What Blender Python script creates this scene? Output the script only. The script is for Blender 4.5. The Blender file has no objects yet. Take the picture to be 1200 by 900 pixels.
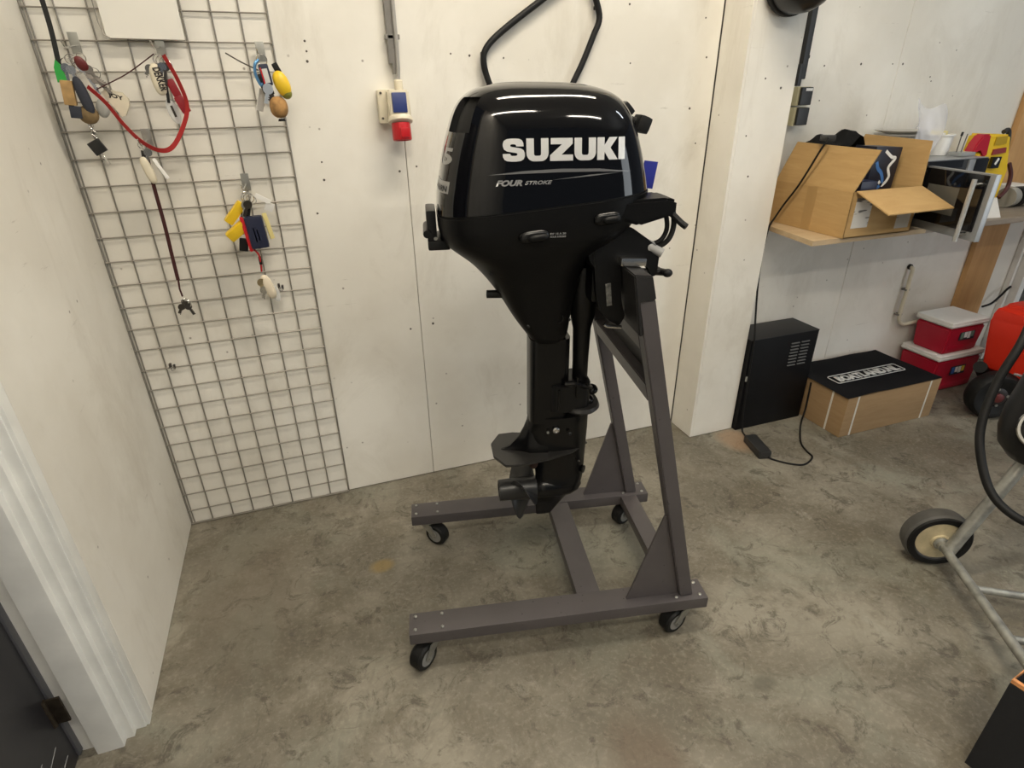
import bpy, bmesh, math, random
from mathutils import Vector, Matrix
from mathutils.bvhtree import BVHTree
random.seed(7)
SC = bpy.context.scene
COL = SC.collection
PI = math.pi
def R(d): return math.radians(d)

# ------------------------------------------------------------------ camera
F, PITCH, ROLL, YAW = 673.96, R(26.645), R(-0.763), R(-19.432)
fw = Vector((-math.sin(YAW)*math.cos(PITCH), math.cos(YAW)*math.cos(PITCH), -math.sin(PITCH)))
r0 = Vector((math.cos(YAW), math.sin(YAW), 0)); u0 = r0.cross(fw)
cr = r0*math.cos(ROLL) + u0*math.sin(ROLL); cu = -r0*math.sin(ROLL) + u0*math.cos(ROLL)
cam = bpy.data.cameras.new('camera'); co = bpy.data.objects.new('camera', cam); COL.objects.link(co)
cam.sensor_width = 36; cam.lens = F/1200*36; cam.clip_start = .02; cam.clip_end = 60
co.matrix_world = Matrix(((cr.x, cu.x, -fw.x, 0), (cr.y, cu.y, -fw.y, 0), (cr.z, cu.z, -fw.z, 1.5), (0, 0, 0, 1)))
SC.camera = co

# ------------------------------------------------------------------ world, lights, exposure
w = bpy.data.worlds.new('world'); SC.world = w; w.use_nodes = True
w.node_tree.nodes['Background'].inputs[0].default_value = (.78, .88, 1.0, 1)
w.node_tree.nodes['Background'].inputs[1].default_value = .12
vs = SC.view_settings
vs.view_transform = 'Standard'; vs.look = 'None'; vs.gamma = 1; vs.exposure = 0.02; vs.use_curve_mapping = False
CEIL = 3.15
LAMPS = [  # x, y, length, turn, watts, colour
    ((.85, 1.10), 1.2, 0, 33, (1, .90, .74)),
    ((-.1, -.6), 1.2, 0, 36, (1, .91, .77)),
    ((1.4, -1.6), 1.2, 0, 28, (1, .93, .82)),
    ((3.4, .4), 1.2, 0, 9, (.86, .94, 1)),
]

# daylight coming in through the hall's open gate, behind and to the right of the camera
gd = bpy.data.lights.new('gate_daylight', 'AREA'); gd.shape = 'RECTANGLE'; gd.size = 1.4; gd.size_y = 2.4; gd.energy = 38; gd.color = (.90, .96, 1)
go = bpy.data.objects.new('gate_daylight', gd); COL.objects.link(go); go.location = (4.6, -2.2, 1.3); go.rotation_euler = (R(88), 0, R(52))

# ------------------------------------------------------------------ materials
MATS = {}
def srgb(r, g, b):
    f = lambda c: (c/255/12.92) if c/255 <= .04045 else ((c/255+.055)/1.055)**2.4
    return (f(r), f(g), f(b))
def mat(name, col, rough=.5, metal=0, noise=0, nscale=8, bump=0, bscale=60, coat=0, alpha=1, trans=0, spec=.5, emit=0):
    if name in MATS: return MATS[name]
    m = bpy.data.materials.new(name); m.use_nodes = True
    nt = m.node_tree; b = nt.nodes['Principled BSDF']
    b.inputs['Base Color'].default_value = (*col, 1); b.inputs['Roughness'].default_value = rough
    b.inputs['Metallic'].default_value = metal; b.inputs['Specular IOR Level'].default_value = spec
    b.inputs['Coat Weight'].default_value = coat; b.inputs['Coat Roughness'].default_value = .03
    b.inputs['Alpha'].default_value = alpha; b.inputs['Transmission Weight'].default_value = trans
    if emit:
        b.inputs['Emission Color'].default_value = (*col, 1); b.inputs['Emission Strength'].default_value = emit
    tc = nt.nodes.new('ShaderNodeTexCoord')
    if noise:
        n = nt.nodes.new('ShaderNodeTexNoise'); n.inputs['Scale'].default_value = nscale; n.inputs['Detail'].default_value = 6
        nt.links.new(tc.outputs['Object'], n.inputs['Vector'])
        rp = nt.nodes.new('ShaderNodeValToRGB')
        rp.color_ramp.elements[0].position = .3; rp.color_ramp.elements[1].position = .7
        rp.color_ramp.elements[0].color = (*[c*(1-noise) for c in col], 1)
        rp.color_ramp.elements[1].color = (*[min(1, c*(1+noise*.6)) for c in col], 1)
        nt.links.new(n.outputs[0], rp.inputs[0]); nt.links.new(rp.outputs[0], b.inputs['Base Color'])
    if bump:
        n2 = nt.nodes.new('ShaderNodeTexNoise'); n2.inputs['Scale'].default_value = bscale; n2.inputs['Detail'].default_value = 4
        nt.links.new(tc.outputs['Object'], n2.inputs['Vector'])
        bp = nt.nodes.new('ShaderNodeBump'); bp.inputs['Strength'].default_value = bump; bp.inputs['Distance'].default_value = .002
        nt.links.new(n2.outputs[0], bp.inputs['Height']); nt.links.new(bp.outputs[0], b.inputs['Normal'])
    MATS[name] = m; return m

class NT:   # tiny node-graph helper
    def __init__(s, name):
        s.m = bpy.data.materials.new(name); s.m.use_nodes = True; s.t = s.m.node_tree
        s.b = s.t.nodes['Principled BSDF']; s.tc = s.t.nodes.new('ShaderNodeTexCoord'); MATS[name] = s.m
        s.pos = s.tc.outputs['Object']
    def noise(s, scale, detail=6, rough=.55, vec=None, dist=0, stretch=None):
        n = s.t.nodes.new('ShaderNodeTexNoise'); n.inputs['Scale'].default_value = scale
        n.inputs['Detail'].default_value = detail; n.inputs['Roughness'].default_value = rough; n.inputs['Distortion'].default_value = dist
        v = vec or s.pos
        if stretch:
            mp = s.t.nodes.new('ShaderNodeMapping'); mp.inputs['Scale'].default_value = stretch; s.t.links.new(v, mp.inputs[0]); v = mp.outputs[0]
        s.t.links.new(v, n.inputs['Vector']); return n.outputs[0]
    def voronoi(s, scale, rnd=1):
        n = s.t.nodes.new('ShaderNodeTexVoronoi'); n.inputs['Scale'].default_value = scale; n.inputs['Randomness'].default_value = rnd
        s.t.links.new(s.pos, n.inputs['Vector']); return n.outputs['Distance']
    def ramp(s, inp, a, b, ca=(0, 0, 0), cb=(1, 1, 1)):
        r = s.t.nodes.new('ShaderNodeValToRGB'); e = r.color_ramp.elements
        e[0].position = a; e[1].position = b; e[0].color = (*ca, 1); e[1].color = (*cb, 1)
        s.t.links.new(inp, r.inputs[0]); return r.outputs[0]
    def mix(s, fac, a, b, mode='MIX'):
        x = s.t.nodes.new('ShaderNodeMix'); x.data_type = 'RGBA'; x.blend_type = mode
        for k, v in ((0, fac), (6, a), (7, b)):
            if hasattr(v, 'links') or hasattr(v, 'is_linked'): s.t.links.new(v, x.inputs[k])
            elif isinstance(v, tuple): x.inputs[k].default_value = (*v, 1)
            else: x.inputs[k].default_value = v
        return x.outputs[2]
    def math(s, op, a, b=None):
        x = s.t.nodes.new('ShaderNodeMath'); x.operation = op
        for k, v in ((0, a), (1, b)):
            if v is None: continue
            if hasattr(v, 'is_linked'): s.t.links.new(v, x.inputs[k])
            else: x.inputs[k].default_value = v
        return x.outputs[0]
    def spot(s, c, rad, wob=.25, wscale=9):     # a stain with its own shape: 1 inside, 0 outside
        v = s.t.nodes.new('ShaderNodeVectorMath'); v.operation = 'SUBTRACT'; s.t.links.new(s.pos, v.inputs[0]); v.inputs[1].default_value = c
        d = s.t.nodes.new('ShaderNodeVectorMath'); d.operation = 'DIVIDE'; s.t.links.new(v.outputs[0], d.inputs[0]); d.inputs[1].default_value = rad
        l = s.t.nodes.new('ShaderNodeVectorMath'); l.operation = 'LENGTH'; s.t.links.new(d.outputs[0], l.inputs[0])
        n = s.noise(wscale, 5); k = s.math('ADD', l.outputs['Value'], s.math('MULTIPLY', s.math('SUBTRACT', n, .5), wob*6))
        return s.ramp(k, .55, 1.1, (1, 1, 1), (0, 0, 0))
    def bump(s, h, strength, dist=.002):
        bp = s.t.nodes.new('ShaderNodeBump'); bp.inputs['Strength'].default_value = strength; bp.inputs['Distance'].default_value = dist
        s.t.links.new(h, bp.inputs['Height']); s.t.links.new(bp.outputs[0], s.b.inputs['Normal'])
    def col(s, o): s.t.links.new(o, s.b.inputs['Base Color'])

def wall_mat():
    n = NT('painted_board'); base = n.mix(n.ramp(n.noise(2.2, 7), .40, .62), (.71, .68, .61), (.80, .775, .71))
    smear = n.ramp(n.noise(3.1, 8, .7, dist=.6, stretch=(1, 1, .5)), .53, .68)
    c = n.mix(n.math('MULTIPLY', smear, .34), base, (.50, .46, .38))
    speck = n.ramp(n.voronoi(13), .030, .065, (1, 1, 1), (0, 0, 0)); keep = n.ramp(n.noise(6, 2), .47, .52)
    c = n.mix(n.math('MULTIPLY', n.math('MULTIPLY', speck, keep), .75), c, (.16, .13, .10))
    scr = n.ramp(n.noise(2.4, 9, .8, stretch=(1.6, 1.6, 16)), .635, .67)
    c = n.mix(n.math('MULTIPLY', scr, .35), c, (.33, .30, .25))
    n.col(c); n.b.inputs['Roughness'].default_value = .55; n.bump(n.noise(30, 4), .12); return n.m
WALL = wall_mat()
def floor_mat():
    n = NT('worn_concrete')
    c = n.mix(n.ramp(n.noise(1.6, 8, .62), .40, .60), (.135, .120, .090), (.262, .240, .190))
    c = n.mix(n.math('MULTIPLY', n.ramp(n.noise(4.5, 9, .7, dist=.4), .47, .59), .7), c, (.125, .107, .076))
    c = n.mix(n.math('MULTIPLY', n.ramp(n.noise(2.1, 6, .6, dist=.8), .52, .62), .45), c, (.240, .246, .196))
    c = n.mix(n.math('MULTIPLY', n.ramp(n.noise(11, 9, .78, dist=1.0), .53, .61), .75), c, (.075, .063, .046))
    c = n.mix(n.math('MULTIPLY', n.ramp(n.noise(8, 9, .8, dist=.6), .57, .66), .40), c, (.33, .315, .262))
    c = n.mix(n.math('MULTIPLY', n.ramp(n.noise(70, 4, .7), .50, .68), .30), c, (.36, .335, .27))
    # stains with a shape of their own
    c = n.mix(n.math('MULTIPLY', n.spot((.60, .66, 0), (.11, .22, .3), .14), .65), c, (.135, .098, .066))
    c = n.mix(n.math('MULTIPLY', n.spot((1.80, 1.86, 0), (.10, .12, .3), .10), .55), c, (.36, .22, .125))
    c = n.mix(n.math('MULTIPLY', n.spot((.07, 1.62, 0), (.05, .04, .3), .10), .7), c, (.27, .19, .06))
    c = n.mix(n.math('MULTIPLY', n.spot((-.38, 1.66, 0), (.20, .45, .3), .16), .45), c, (.135, .112, .082))
    c = n.mix(n.math('MULTIPLY', n.spot((1.02, .78, 0), (.045, .03, .3), .06, 25), .6), c, (.09, .08, .06))
    # dropped oil spots
    sp = n.ramp(n.voronoi(6.5), .035, .075, (1, 1, 1), (0, 0, 0)); kp = n.ramp(n.noise(2.7, 3), .52, .58)
    c = n.mix(n.math('MULTIPLY', n.math('MULTIPLY', sp, kp), .6), c, (.07, .062, .05))
    # hairline cracks
    cr_ = n.ramp(n.math('ABSOLUTE', n.math('SUBTRACT', n.noise(1.7, 5, .6, dist=1.2), .5)), .002, .006, (1, 1, 1), (0, 0, 0))
    c = n.mix(n.math('MULTIPLY', cr_, .22), c, (.09, .08, .06))
    n.col(c)
    n.t.links.new(n.ramp(n.noise(3, 5), .3, .7, (.42, .42, .42), (.68, .68, .68)), n.b.inputs['Roughness'])
    n.bump(n.noise(45, 6, .7), .25, .003); return n.m
FLOOR = floor_mat()
def wood_mat(name, ca, cb, scale=3, stretch=(1, 12, 12), rough=.55):
    n = NT(name); n.col(n.mix(n.ramp(n.noise(scale, 8, .65, dist=.5, stretch=stretch), .3, .7), ca, cb))
    n.b.inputs['Roughness'].default_value = rough; n.bump(n.noise(scale*4, 5, stretch=stretch), .1); return n.m
def speck_mat(name, col, fleck, scale=40, amt=.5, rough=.45):
    n = NT(name); c = n.mix(n.ramp(n.noise(5, 6), .3, .7), tuple(x*.85 for x in col), tuple(x*1.12 for x in col))
    s = n.ramp(n.voronoi(scale), .05, .12, (1, 1, 1), (0, 0, 0)); k = n.ramp(n.noise(5, 3), .50, .56)
    n.col(n.mix(n.math('MULTIPLY', n.math('MULTIPLY', s, k), amt), c, fleck)); n.b.inputs['Roughness'].default_value = rough; return n.m

STEEL = speck_mat('grey_painted_steel', (.082, .073, .075), (.02, .018, .018), 38, .8, .40)
GLOSS = mat('gloss_black_paint', (.002, .002, .0028), .06, coat=.15, spec=.42)
SATIN = mat('satin_black_plastic', (.0035, .0035, .0037), .42, spec=.2, bump=.15, bscale=260)
MATTE = mat('matte_black_casting', (.0035, .0035, .0038), .36, spec=.35, noise=.3, nscale=12)
GLB = mat('black_leg_paint', (.003, .003, .0033), .26, spec=.35, noise=.2, nscale=9)
RUB = mat('black_rubber', (.007, .007, .007), .55, spec=.3, noise=.3, nscale=30)
ZINC = mat('zinc_plate', (.40, .40, .37), .38, metal=.85, noise=.2, nscale=30)
GALV = mat('galvanised_tube', (.36, .36, .33), .45, metal=.6, noise=.35, nscale=25)
WIRE = mat('grid_wire', (.29, .27, .235), .42, metal=.6)
CHROME = mat('bright_metal', (.65, .64, .62), .22, metal=1)
SILVER = mat('silver_decal', (.66, .66, .65), .35, metal=.25)
DECG = mat('grey_decal', (.20, .20, .20), .3, metal=.4)
WHITE = mat('white_plastic', (.80, .79, .76), .4, noise=.06)
CREAM = mat('cream_plastic', (.70, .64, .50), .4, noise=.1, nscale=20)
RED = mat('red_plastic', (.50, .012, .018), .35)
DRED = mat('dark_red_webbing', (.05, .008, .008), .8)
RIB = mat('red_webbing', (.36, .014, .014), .7, bump=.2, bscale=400)
YEL = mat('yellow_plastic', (.78, .52, .02), .4, noise=.1)
NAVY = mat('navy_plastic', (.014, .018, .045), .4)
BLUE = mat('blue_plastic', (.018, .035, .16), .35)
CARD = wood_mat('brown_cardboard', (.42, .26, .10), (.50, .325, .135), 6, (1, 1, 8), .8)
CARDD = wood_mat('dull_cardboard', (.30, .19, .09), (.36, .235, .12), 6, (1, 1, 8), .8)
CORK = mat('cork', (.42, .23, .08), .8, noise=.4, nscale=60, bump=.4, bscale=120)

# ------------------------------------------------------------------ mesh helpers
def NB(): return bmesh.new()
def box(bm, c, s, bev=0, rot=None, seg=2):
    b = bmesh.new(); bmesh.ops.create_cube(b, size=1)
    for v in b.verts: v.co = Vector((v.co.x*s[0], v.co.y*s[1], v.co.z*s[2]))
    if bev: bmesh.ops.bevel(b, geom=b.edges[:], offset=bev, segments=seg, affect='EDGES', profile=.7)
    M = Matrix.Translation(c) @ (rot.to_4x4() if rot else Matrix.Identity(4))
    add(bm, b, M); return bm
def add(bm, b, M=None):
    me = bpy.data.meshes.new('t')
    if M is not None: bmesh.ops.transform(b, matrix=M, verts=b.verts[:])
    b.to_mesh(me); b.free(); bm.from_mesh(me); bpy.data.meshes.remove(me)
def frame(d):
    d = Vector(d).normalized(); a = Vector((0, 0, 1)) if abs(d.z) < .95 else Vector((1, 0, 0))
    x = a.cross(d).normalized(); return x, d.cross(x).normalized(), d
def smoothpath(pts, n=6):
    pts = [Vector(p) for p in pts]
    if len(pts) < 3: return pts
    P = [pts[0]*2-pts[1]] + pts + [pts[-1]*2-pts[-2]]; o = []
    for i in range(1, len(P)-2):
        for k in range(n):
            t = k/n; a, b, c, d = P[i-1:i+3]
            o.append(.5*((2*b)+(c-a)*t+(2*a-5*b+4*c-d)*t*t+(-a+3*b-3*c+d)*t**3))
    o.append(pts[-1]); return o
def tube(bm, pts, r, seg=10, smooth=0, close=False):
    pts = smoothpath(pts, smooth) if smooth else [Vector(p) for p in pts]
    n = len(pts); rings = []; prev = None
    for i, p in enumerate(pts):
        if close: d = pts[(i+1) % n]-pts[i-1]
        else: d = pts[min(i+1, n-1)]-pts[max(i-1, 0)]
        x, y, z = frame(d)
        if prev is not None:
            x = (prev - z*prev.dot(z)).normalized(); y = z.cross(x)
        prev = x; rr = r[i] if isinstance(r, (list, tuple)) else r
        rings.append([bm.verts.new(p + x*math.cos(2*PI*k/seg)*rr + y*math.sin(2*PI*k/seg)*rr) for k in range(seg)])
    for i in range(n if close else n-1):
        a, b = rings[i], rings[(i+1) % n]
        for k in range(seg): bm.faces.new((a[k], a[(k+1) % seg], b[(k+1) % seg], b[k]))
    if not close: bm.faces.new(rings[0][::-1]); bm.faces.new(rings[-1])
    return bm
def cyl(bm, a, b, r, seg=16): return tube(bm, [a, b], r, seg)
def lathe(bm, prof, org, axis, seg=28, caps=True):
    x, y, z = frame(axis); org = Vector(org); rings = []
    for (rr, h) in prof: rings.append([bm.verts.new(org + z*h + (x*math.cos(2*PI*k/seg)+y*math.sin(2*PI*k/seg))*max(rr, 1e-5)) for k in range(seg)])
    for a, b in zip(rings, rings[1:]):
        for k in range(seg): bm.faces.new((a[k], a[(k+1) % seg], b[(k+1) % seg], b[k]))
    if caps: bm.faces.new(rings[0][::-1]); bm.faces.new(rings[-1])
    return bm
def ell(bm, c, s, rot=None, sub=2, ex=1):
    b = bmesh.new(); bmesh.ops.create_uvsphere(b, u_segments=16, v_segments=10, radius=1)
    for v in b.verts:
        if ex != 1:
            v.co = Vector([math.copysign(abs(q)**ex, q) for q in v.co])
        v.co = Vector((v.co.x*s[0], v.co.y*s[1], v.co.z*s[2]))
    add(bm, b, Matrix.Translation(c) @ (rot.to_4x4() if rot else Matrix.Identity(4))); return bm
def prism(bm, poly, d0, d1, M):
    """poly in 2D (a,b); M maps (a,b,d) to 3D"""
    A = [bm.verts.new(M(a, b, d0)) for a, b in poly]; B = [bm.verts.new(M(a, b, d1)) for a, b in poly]; n = len(poly)
    bm.faces.new(A[::-1]); bm.faces.new(B)
    for i in range(n): bm.faces.new((A[i], A[(i+1) % n], B[(i+1) % n], B[i]))
    return bm
def loft(bm, loops, cap0=True, cap1=True):
    rings = [[bm.verts.new(p) for p in L] for L in loops]; n = len(rings[0])
    for a, b in zip(rings, rings[1:]):
        for k in range(n): bm.faces.new((a[k], a[(k+1) % n], b[(k+1) % n], b[k]))
    if cap0: bm.faces.new(rings[0][::-1])
    if cap1: bm.faces.new(rings[-1])
    return rings
def interp(xs, ys, x):
    if x <= xs[0]: return ys[0]
    if x >= xs[-1]: return ys[-1]
    for i in range(len(xs)-1):
        if xs[i] <= x <= xs[i+1]:
            n = len(xs)
            def sl(j):
                if j == 0: return (ys[1]-ys[0])/(xs[1]-xs[0])
                if j == n-1: return (ys[-1]-ys[-2])/(xs[-1]-xs[-2])
                a = (ys[j]-ys[j-1])/(xs[j]-xs[j-1]); b = (ys[j+1]-ys[j])/(xs[j+1]-xs[j])
                return 0 if a*b <= 0 else 2*a*b/(a+b)
            h = xs[i+1]-xs[i]; t = (x-xs[i])/h; m0, m1 = sl(i)*h, sl(i+1)*h
            return ys[i]*(2*t**3-3*t*t+1)+m0*(t**3-2*t*t+t)+ys[i+1]*(-2*t**3+3*t*t)+m1*(t**3-t*t)
def obj(name, bm, m, parent=None, off=(0, 0, 0), smooth=35):
    if any(off): bmesh.ops.translate(bm, vec=-Vector(off), verts=bm.verts[:])
    bmesh.ops.recalc_face_normals(bm, faces=bm.faces[:])
    me = bpy.data.meshes.new(name); bm.to_mesh(me); bm.free()
    if smooth:
        me.polygons.foreach_set('use_smooth', [True]*len(me.polygons)); me.set_sharp_from_angle(angle=R(smooth))
    me.materials.append(m); o = bpy.data.objects.new(name, me); COL.objects.link(o)
    if parent: o.parent = parent
    return o
def tag(o, label, cat, group=None):
    o['label'] = label; o['category'] = cat
    if group: o['group'] = group
    return o
def thing(name, label, cat, loc=(0, 0, 0), rz=0, group=None):
    o = bpy.data.objects.new(name, None); COL.objects.link(o); o.location = loc; o.rotation_euler = (0, 0, rz)
    o.empty_display_size = .05
    return tag(o, label, cat, group)
def struct(o): o['kind'] = 'structure'; return o
def textbm(s, size=1, bold=0, shear=0, sx=1):
    """flat letters in the XY plane, left aligned, as a bmesh"""
    cu_ = bpy.data.curves.new('t', 'FONT'); cu_.body = s; cu_.size = size; cu_.offset = bold; cu_.shear = shear; cu_.resolution_u = 4
    ob = bpy.data.objects.new('t', cu_); COL.objects.link(ob); bpy.context.view_layer.update()
    dg = bpy.context.evaluated_depsgraph_get(); ev = ob.evaluated_get(dg); me = ev.to_mesh()
    b = bmesh.new(); b.from_mesh(me); ev.to_mesh_clear(); bpy.data.objects.remove(ob); bpy.data.curves.remove(cu_)
    for v in b.verts: v.co.x *= sx
    return b
def fit(b, x0, x1, y0, y1):
    xs = [v.co.x for v in b.verts]; ys = [v.co.y for v in b.verts]
    for v in b.verts:
        v.co.x = x0+(v.co.x-min(xs))/(max(xs)-min(xs))*(x1-x0); v.co.y = y0+(v.co.y-min(ys))/(max(ys)-min(ys))*(y1-y0)
    return b
def mapbm(b, f):
    for v in b.verts: v.co = Vector(f(v.co.x, v.co.y))
    return b
def solid(b, d):
    """give flat lettering a small thickness along vector d"""
    r = bmesh.ops.extrude_face_region(b, geom=b.faces[:]); bmesh.ops.translate(b, vec=Vector(d), verts=[e for e in r['geom'] if isinstance(e, bmesh.types.BMVert)])
    return b

# ================================================================== the setting
XL, YB, YP = -.605, 2.117, 1.96
XP0, XP1, XR = 1.605, 1.85, 3.85
struct(obj('floor', box(NB(), (2.325, 1.0, -.05), (7.65, 10.0, .1)), FLOOR))
struct(obj('ceiling', box(NB(), (2.7, .0, CEIL+.05), (6.9, 8.0, .1)), WHITE))
DARKGAP = mat('joint_shadow_gap', (.10, .09, .075), .9)
def board_wall(name, back, panels):
    w_ = struct(obj(name, box(NB(), *back), DARKGAP))
    for c, s in panels: obj('panel', box(NB(), c, s, .0012, seg=1), WALL, w_, smooth=0)
    return w_
def rng(a, b): return ((a+b)/2, abs(b-a))
def xpanel(x0, x1, z0=.003, z1=CEIL, y=YB, t=.012):
    (cx, sx), (cz, sz) = rng(x0, x1), rng(z0, z1); return ((cx, y+t/2, cz), (sx, t, sz))
wb = board_wall('wall_back', ((1.62, YB+.06, CEIL/2), (4.46, .09, CEIL)),
    [xpanel(-.617, .3705), xpanel(.3725, 1.6), xpanel(XP1, 2.546), xpanel(2.548, XR)])
(cy, sy) = rng(1.288, YB)
wl = struct(obj('wall_left', box(NB(), (XL-.062, cy, CEIL/2), (.1, sy, CEIL)), DARKGAP))
obj('panel', box(NB(), (XL-.006, cy-.001, CEIL/2), (.012, sy-.002, CEIL-.004), .0012, seg=1), WALL, wl, smooth=0)
struct(obj('wall_left_near', box(NB(), (XL-.062, -1.85, CEIL/2), (.124, 4.3, CEIL)), WALL, smooth=0))
wp = struct(obj('wall_column', box(NB(), ((XP0+XP1)/2, (YP+YB)/2+.006, CEIL/2), (XP1-XP0-.024, YB-YP-.012, CEIL)), DARKGAP))
obj('panel', box(NB(), ((XP0+XP1)/2+.0062, YP+.006, CEIL/2), (XP1-XP0-.0125, .012, CEIL-.004), .001, seg=1), WALL, wp, smooth=0)
obj('panel', box(NB(), (XP0+.006, (YP+YB)/2, CEIL/2), (.012, YB-YP-.001, CEIL-.004), .001, seg=1), WALL, wp, smooth=0)
obj('panel', box(NB(), (XP1-.006, (YP+YB)/2+.007, CEIL/2), (.012, YB-YP-.0125, CEIL-.004), .001, seg=1), WALL, wp, smooth=0)
# screws and drilled holes in the boards
HOLE = mat('screw_head', (.10, .085, .07), .5, metal=.4)
for (x, z, y, p) in [(.095, 1.655, YB, wb), (.096, 1.628, YB, wb), (.094, 1.601, YB, wb), (.092, 1.311, YB, wb), (.091, 1.255, YB, wb), (.053, 1.149, YB, wb),
        (.548, 1.625, YB, wb), (.612, 1.62, YB, wb), (.732, 1.614, YB, wb), (1.203, 1.781, YB, wb), (1.222, 1.6, YB, wb), (1.526, 1.748, YB, wb), (1.55, 1.621, YB, wb),
        (1.5, 1.446, YB, wb), (1.547, 1.318, YB, wb), (.405, 1.283, YB, wb), (.345, 1.27, YB, wb), (.42, .7, YB, wb), (.33, .69, YB, wb),
        (2.134, 1.594, YB, wb), (2.331, 1.601, YB, wb), (2.51, 1.602, YB, wb), (2.57, 1.602, YB, wb), (2.755, 1.552, YB, wb), (2.768, 1.535, YB, wb), (2.145, 1.465, YB, wb),
        (1.707, 1.545, YP, wp), (1.786, 1.513, YP, wp), (1.66, 1.35, YP, wp), (1.70, 1.2, YP, wp)]:
    rr = random.uniform(.0028, .0048)
    obj('screw_head', lathe(NB(), [(rr, 0), (rr, .001), (rr*.6, .0014)], (x, y+.0002, z), (0, -1, 0), 10), HOLE, p)
# doorway to the next room on the far right: white jamb, dark room beyond
JAMB = mat('white_gloss_trim', (.80, .80, .77), .35, noise=.08, nscale=12)
t1 = struct(obj('trim_1', box(NB(), (3.86, 2.085, CEIL/2), (.045, .085, CEIL), .003), JAMB))
obj('rebate', box(NB(), (3.825, 2.10, CEIL/2), (.02, .03, CEIL-.01), .002), JAMB, t1)
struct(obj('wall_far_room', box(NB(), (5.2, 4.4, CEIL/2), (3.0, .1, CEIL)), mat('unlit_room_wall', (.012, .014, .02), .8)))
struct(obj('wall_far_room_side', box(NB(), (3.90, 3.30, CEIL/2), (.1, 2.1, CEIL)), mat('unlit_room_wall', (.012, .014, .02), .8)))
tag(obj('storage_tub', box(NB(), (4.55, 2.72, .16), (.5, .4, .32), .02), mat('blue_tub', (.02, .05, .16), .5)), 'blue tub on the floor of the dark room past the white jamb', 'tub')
# door frame, left edge of the picture
t2 = thing_t = struct(obj('trim_2', box(NB(), (-.617, 1.268, 1.1), (.026, .034, 2.2), .002), JAMB))
obj('stop_strip', box(NB(), (-.6235, 1.2495, 1.1), (.023, .005, 2.2), .001), JAMB, t2)
obj('rebate', box(NB(), (-.660, 1.257, 1.1), (.050, .060, 2.2), .002), JAMB, t2)
obj('jamb', box(NB(), (-.6845, 1.222, 1.1), (.061, .034, 2.2), .003), JAMB, t2)
obj('jamb_back', box(NB(), (-.735, 1.245, 1.1), (.042, .03, 2.2), .006), JAMB, t2)
DOORM = speck_mat('dark_grey_door_face', (.020, .020, .024), (.12, .12, .12), 24, .5, .38)
d1 = struct(obj('door_1', box(NB(), (-.778, .79, 1.06), (.045, .84, 2.10), .002), DOORM))
obj('edge_strip', box(NB(), (-.757, 1.2235, 1.06), (.012, .022, 2.10), .001), mat('grey_edge_strip', (.10, .10, .11), .4), d1)
h = obj('hinge', box(NB(), (-.7405, 1.199, .20), (.034, .006, .085), .002), mat('worn_brown_hinge', (.06, .048, .036), .4, metal=.7, noise=.4, nscale=40), d1)
obj('hinge_pin', cyl(NB(), (-.7565, 1.194, .155), (-.7565, 1.194, .245), .007, 12), MATS['worn_brown_hinge'], h)
for k, (y0, y1, z0, z1) in enumerate([(1.05, 1.16, .10, .125), (1.0, 1.12, .07, .083), (.96, 1.10, .13, .155), (1.1, 1.18, .05, .062)]):
    obj('scratch', cyl(NB(), (-.7552, y0, z0), (-.7552, y1, z1), .0009, 5), mat('scratch_mark', (.25, .25, .25), .6), d1)

# ------------------------------------------------------------------ ceiling lamps (the hall's tube lights)
TUBE = {}
for i, ((x, y), L, tz, W, c) in enumerate(LAMPS):
    t = thing('tube_light', ['twin tube ceiling light above the outboard', 'twin tube ceiling light above the door side', 'twin tube ceiling light in the middle of the hall', 'twin tube ceiling light above the trolley'][i], 'light', (x, y, CEIL), tz, 'tube lights of the hall')
    obj('housing', box(NB(), (0, 0, -.02), (L+.06, .16, .04), .004), WHITE, t)
    for s in (-.05, .05):
        obj('tube', cyl(NB(), (-L/2, s, -.062), (L/2, s, -.062), .013, 10), mat('lit_tube_%d' % i, c, .5, emit=14), t)
    la = bpy.data.lights.new('tube_glow', 'AREA'); la.shape = 'RECTANGLE'; la.size = L; la.size_y = .14; la.energy = W; la.color = c
    lo = bpy.data.objects.new('tube_glow', la); COL.objects.link(lo); lo.parent = t; lo.location = (0, 0, -.08)

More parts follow.
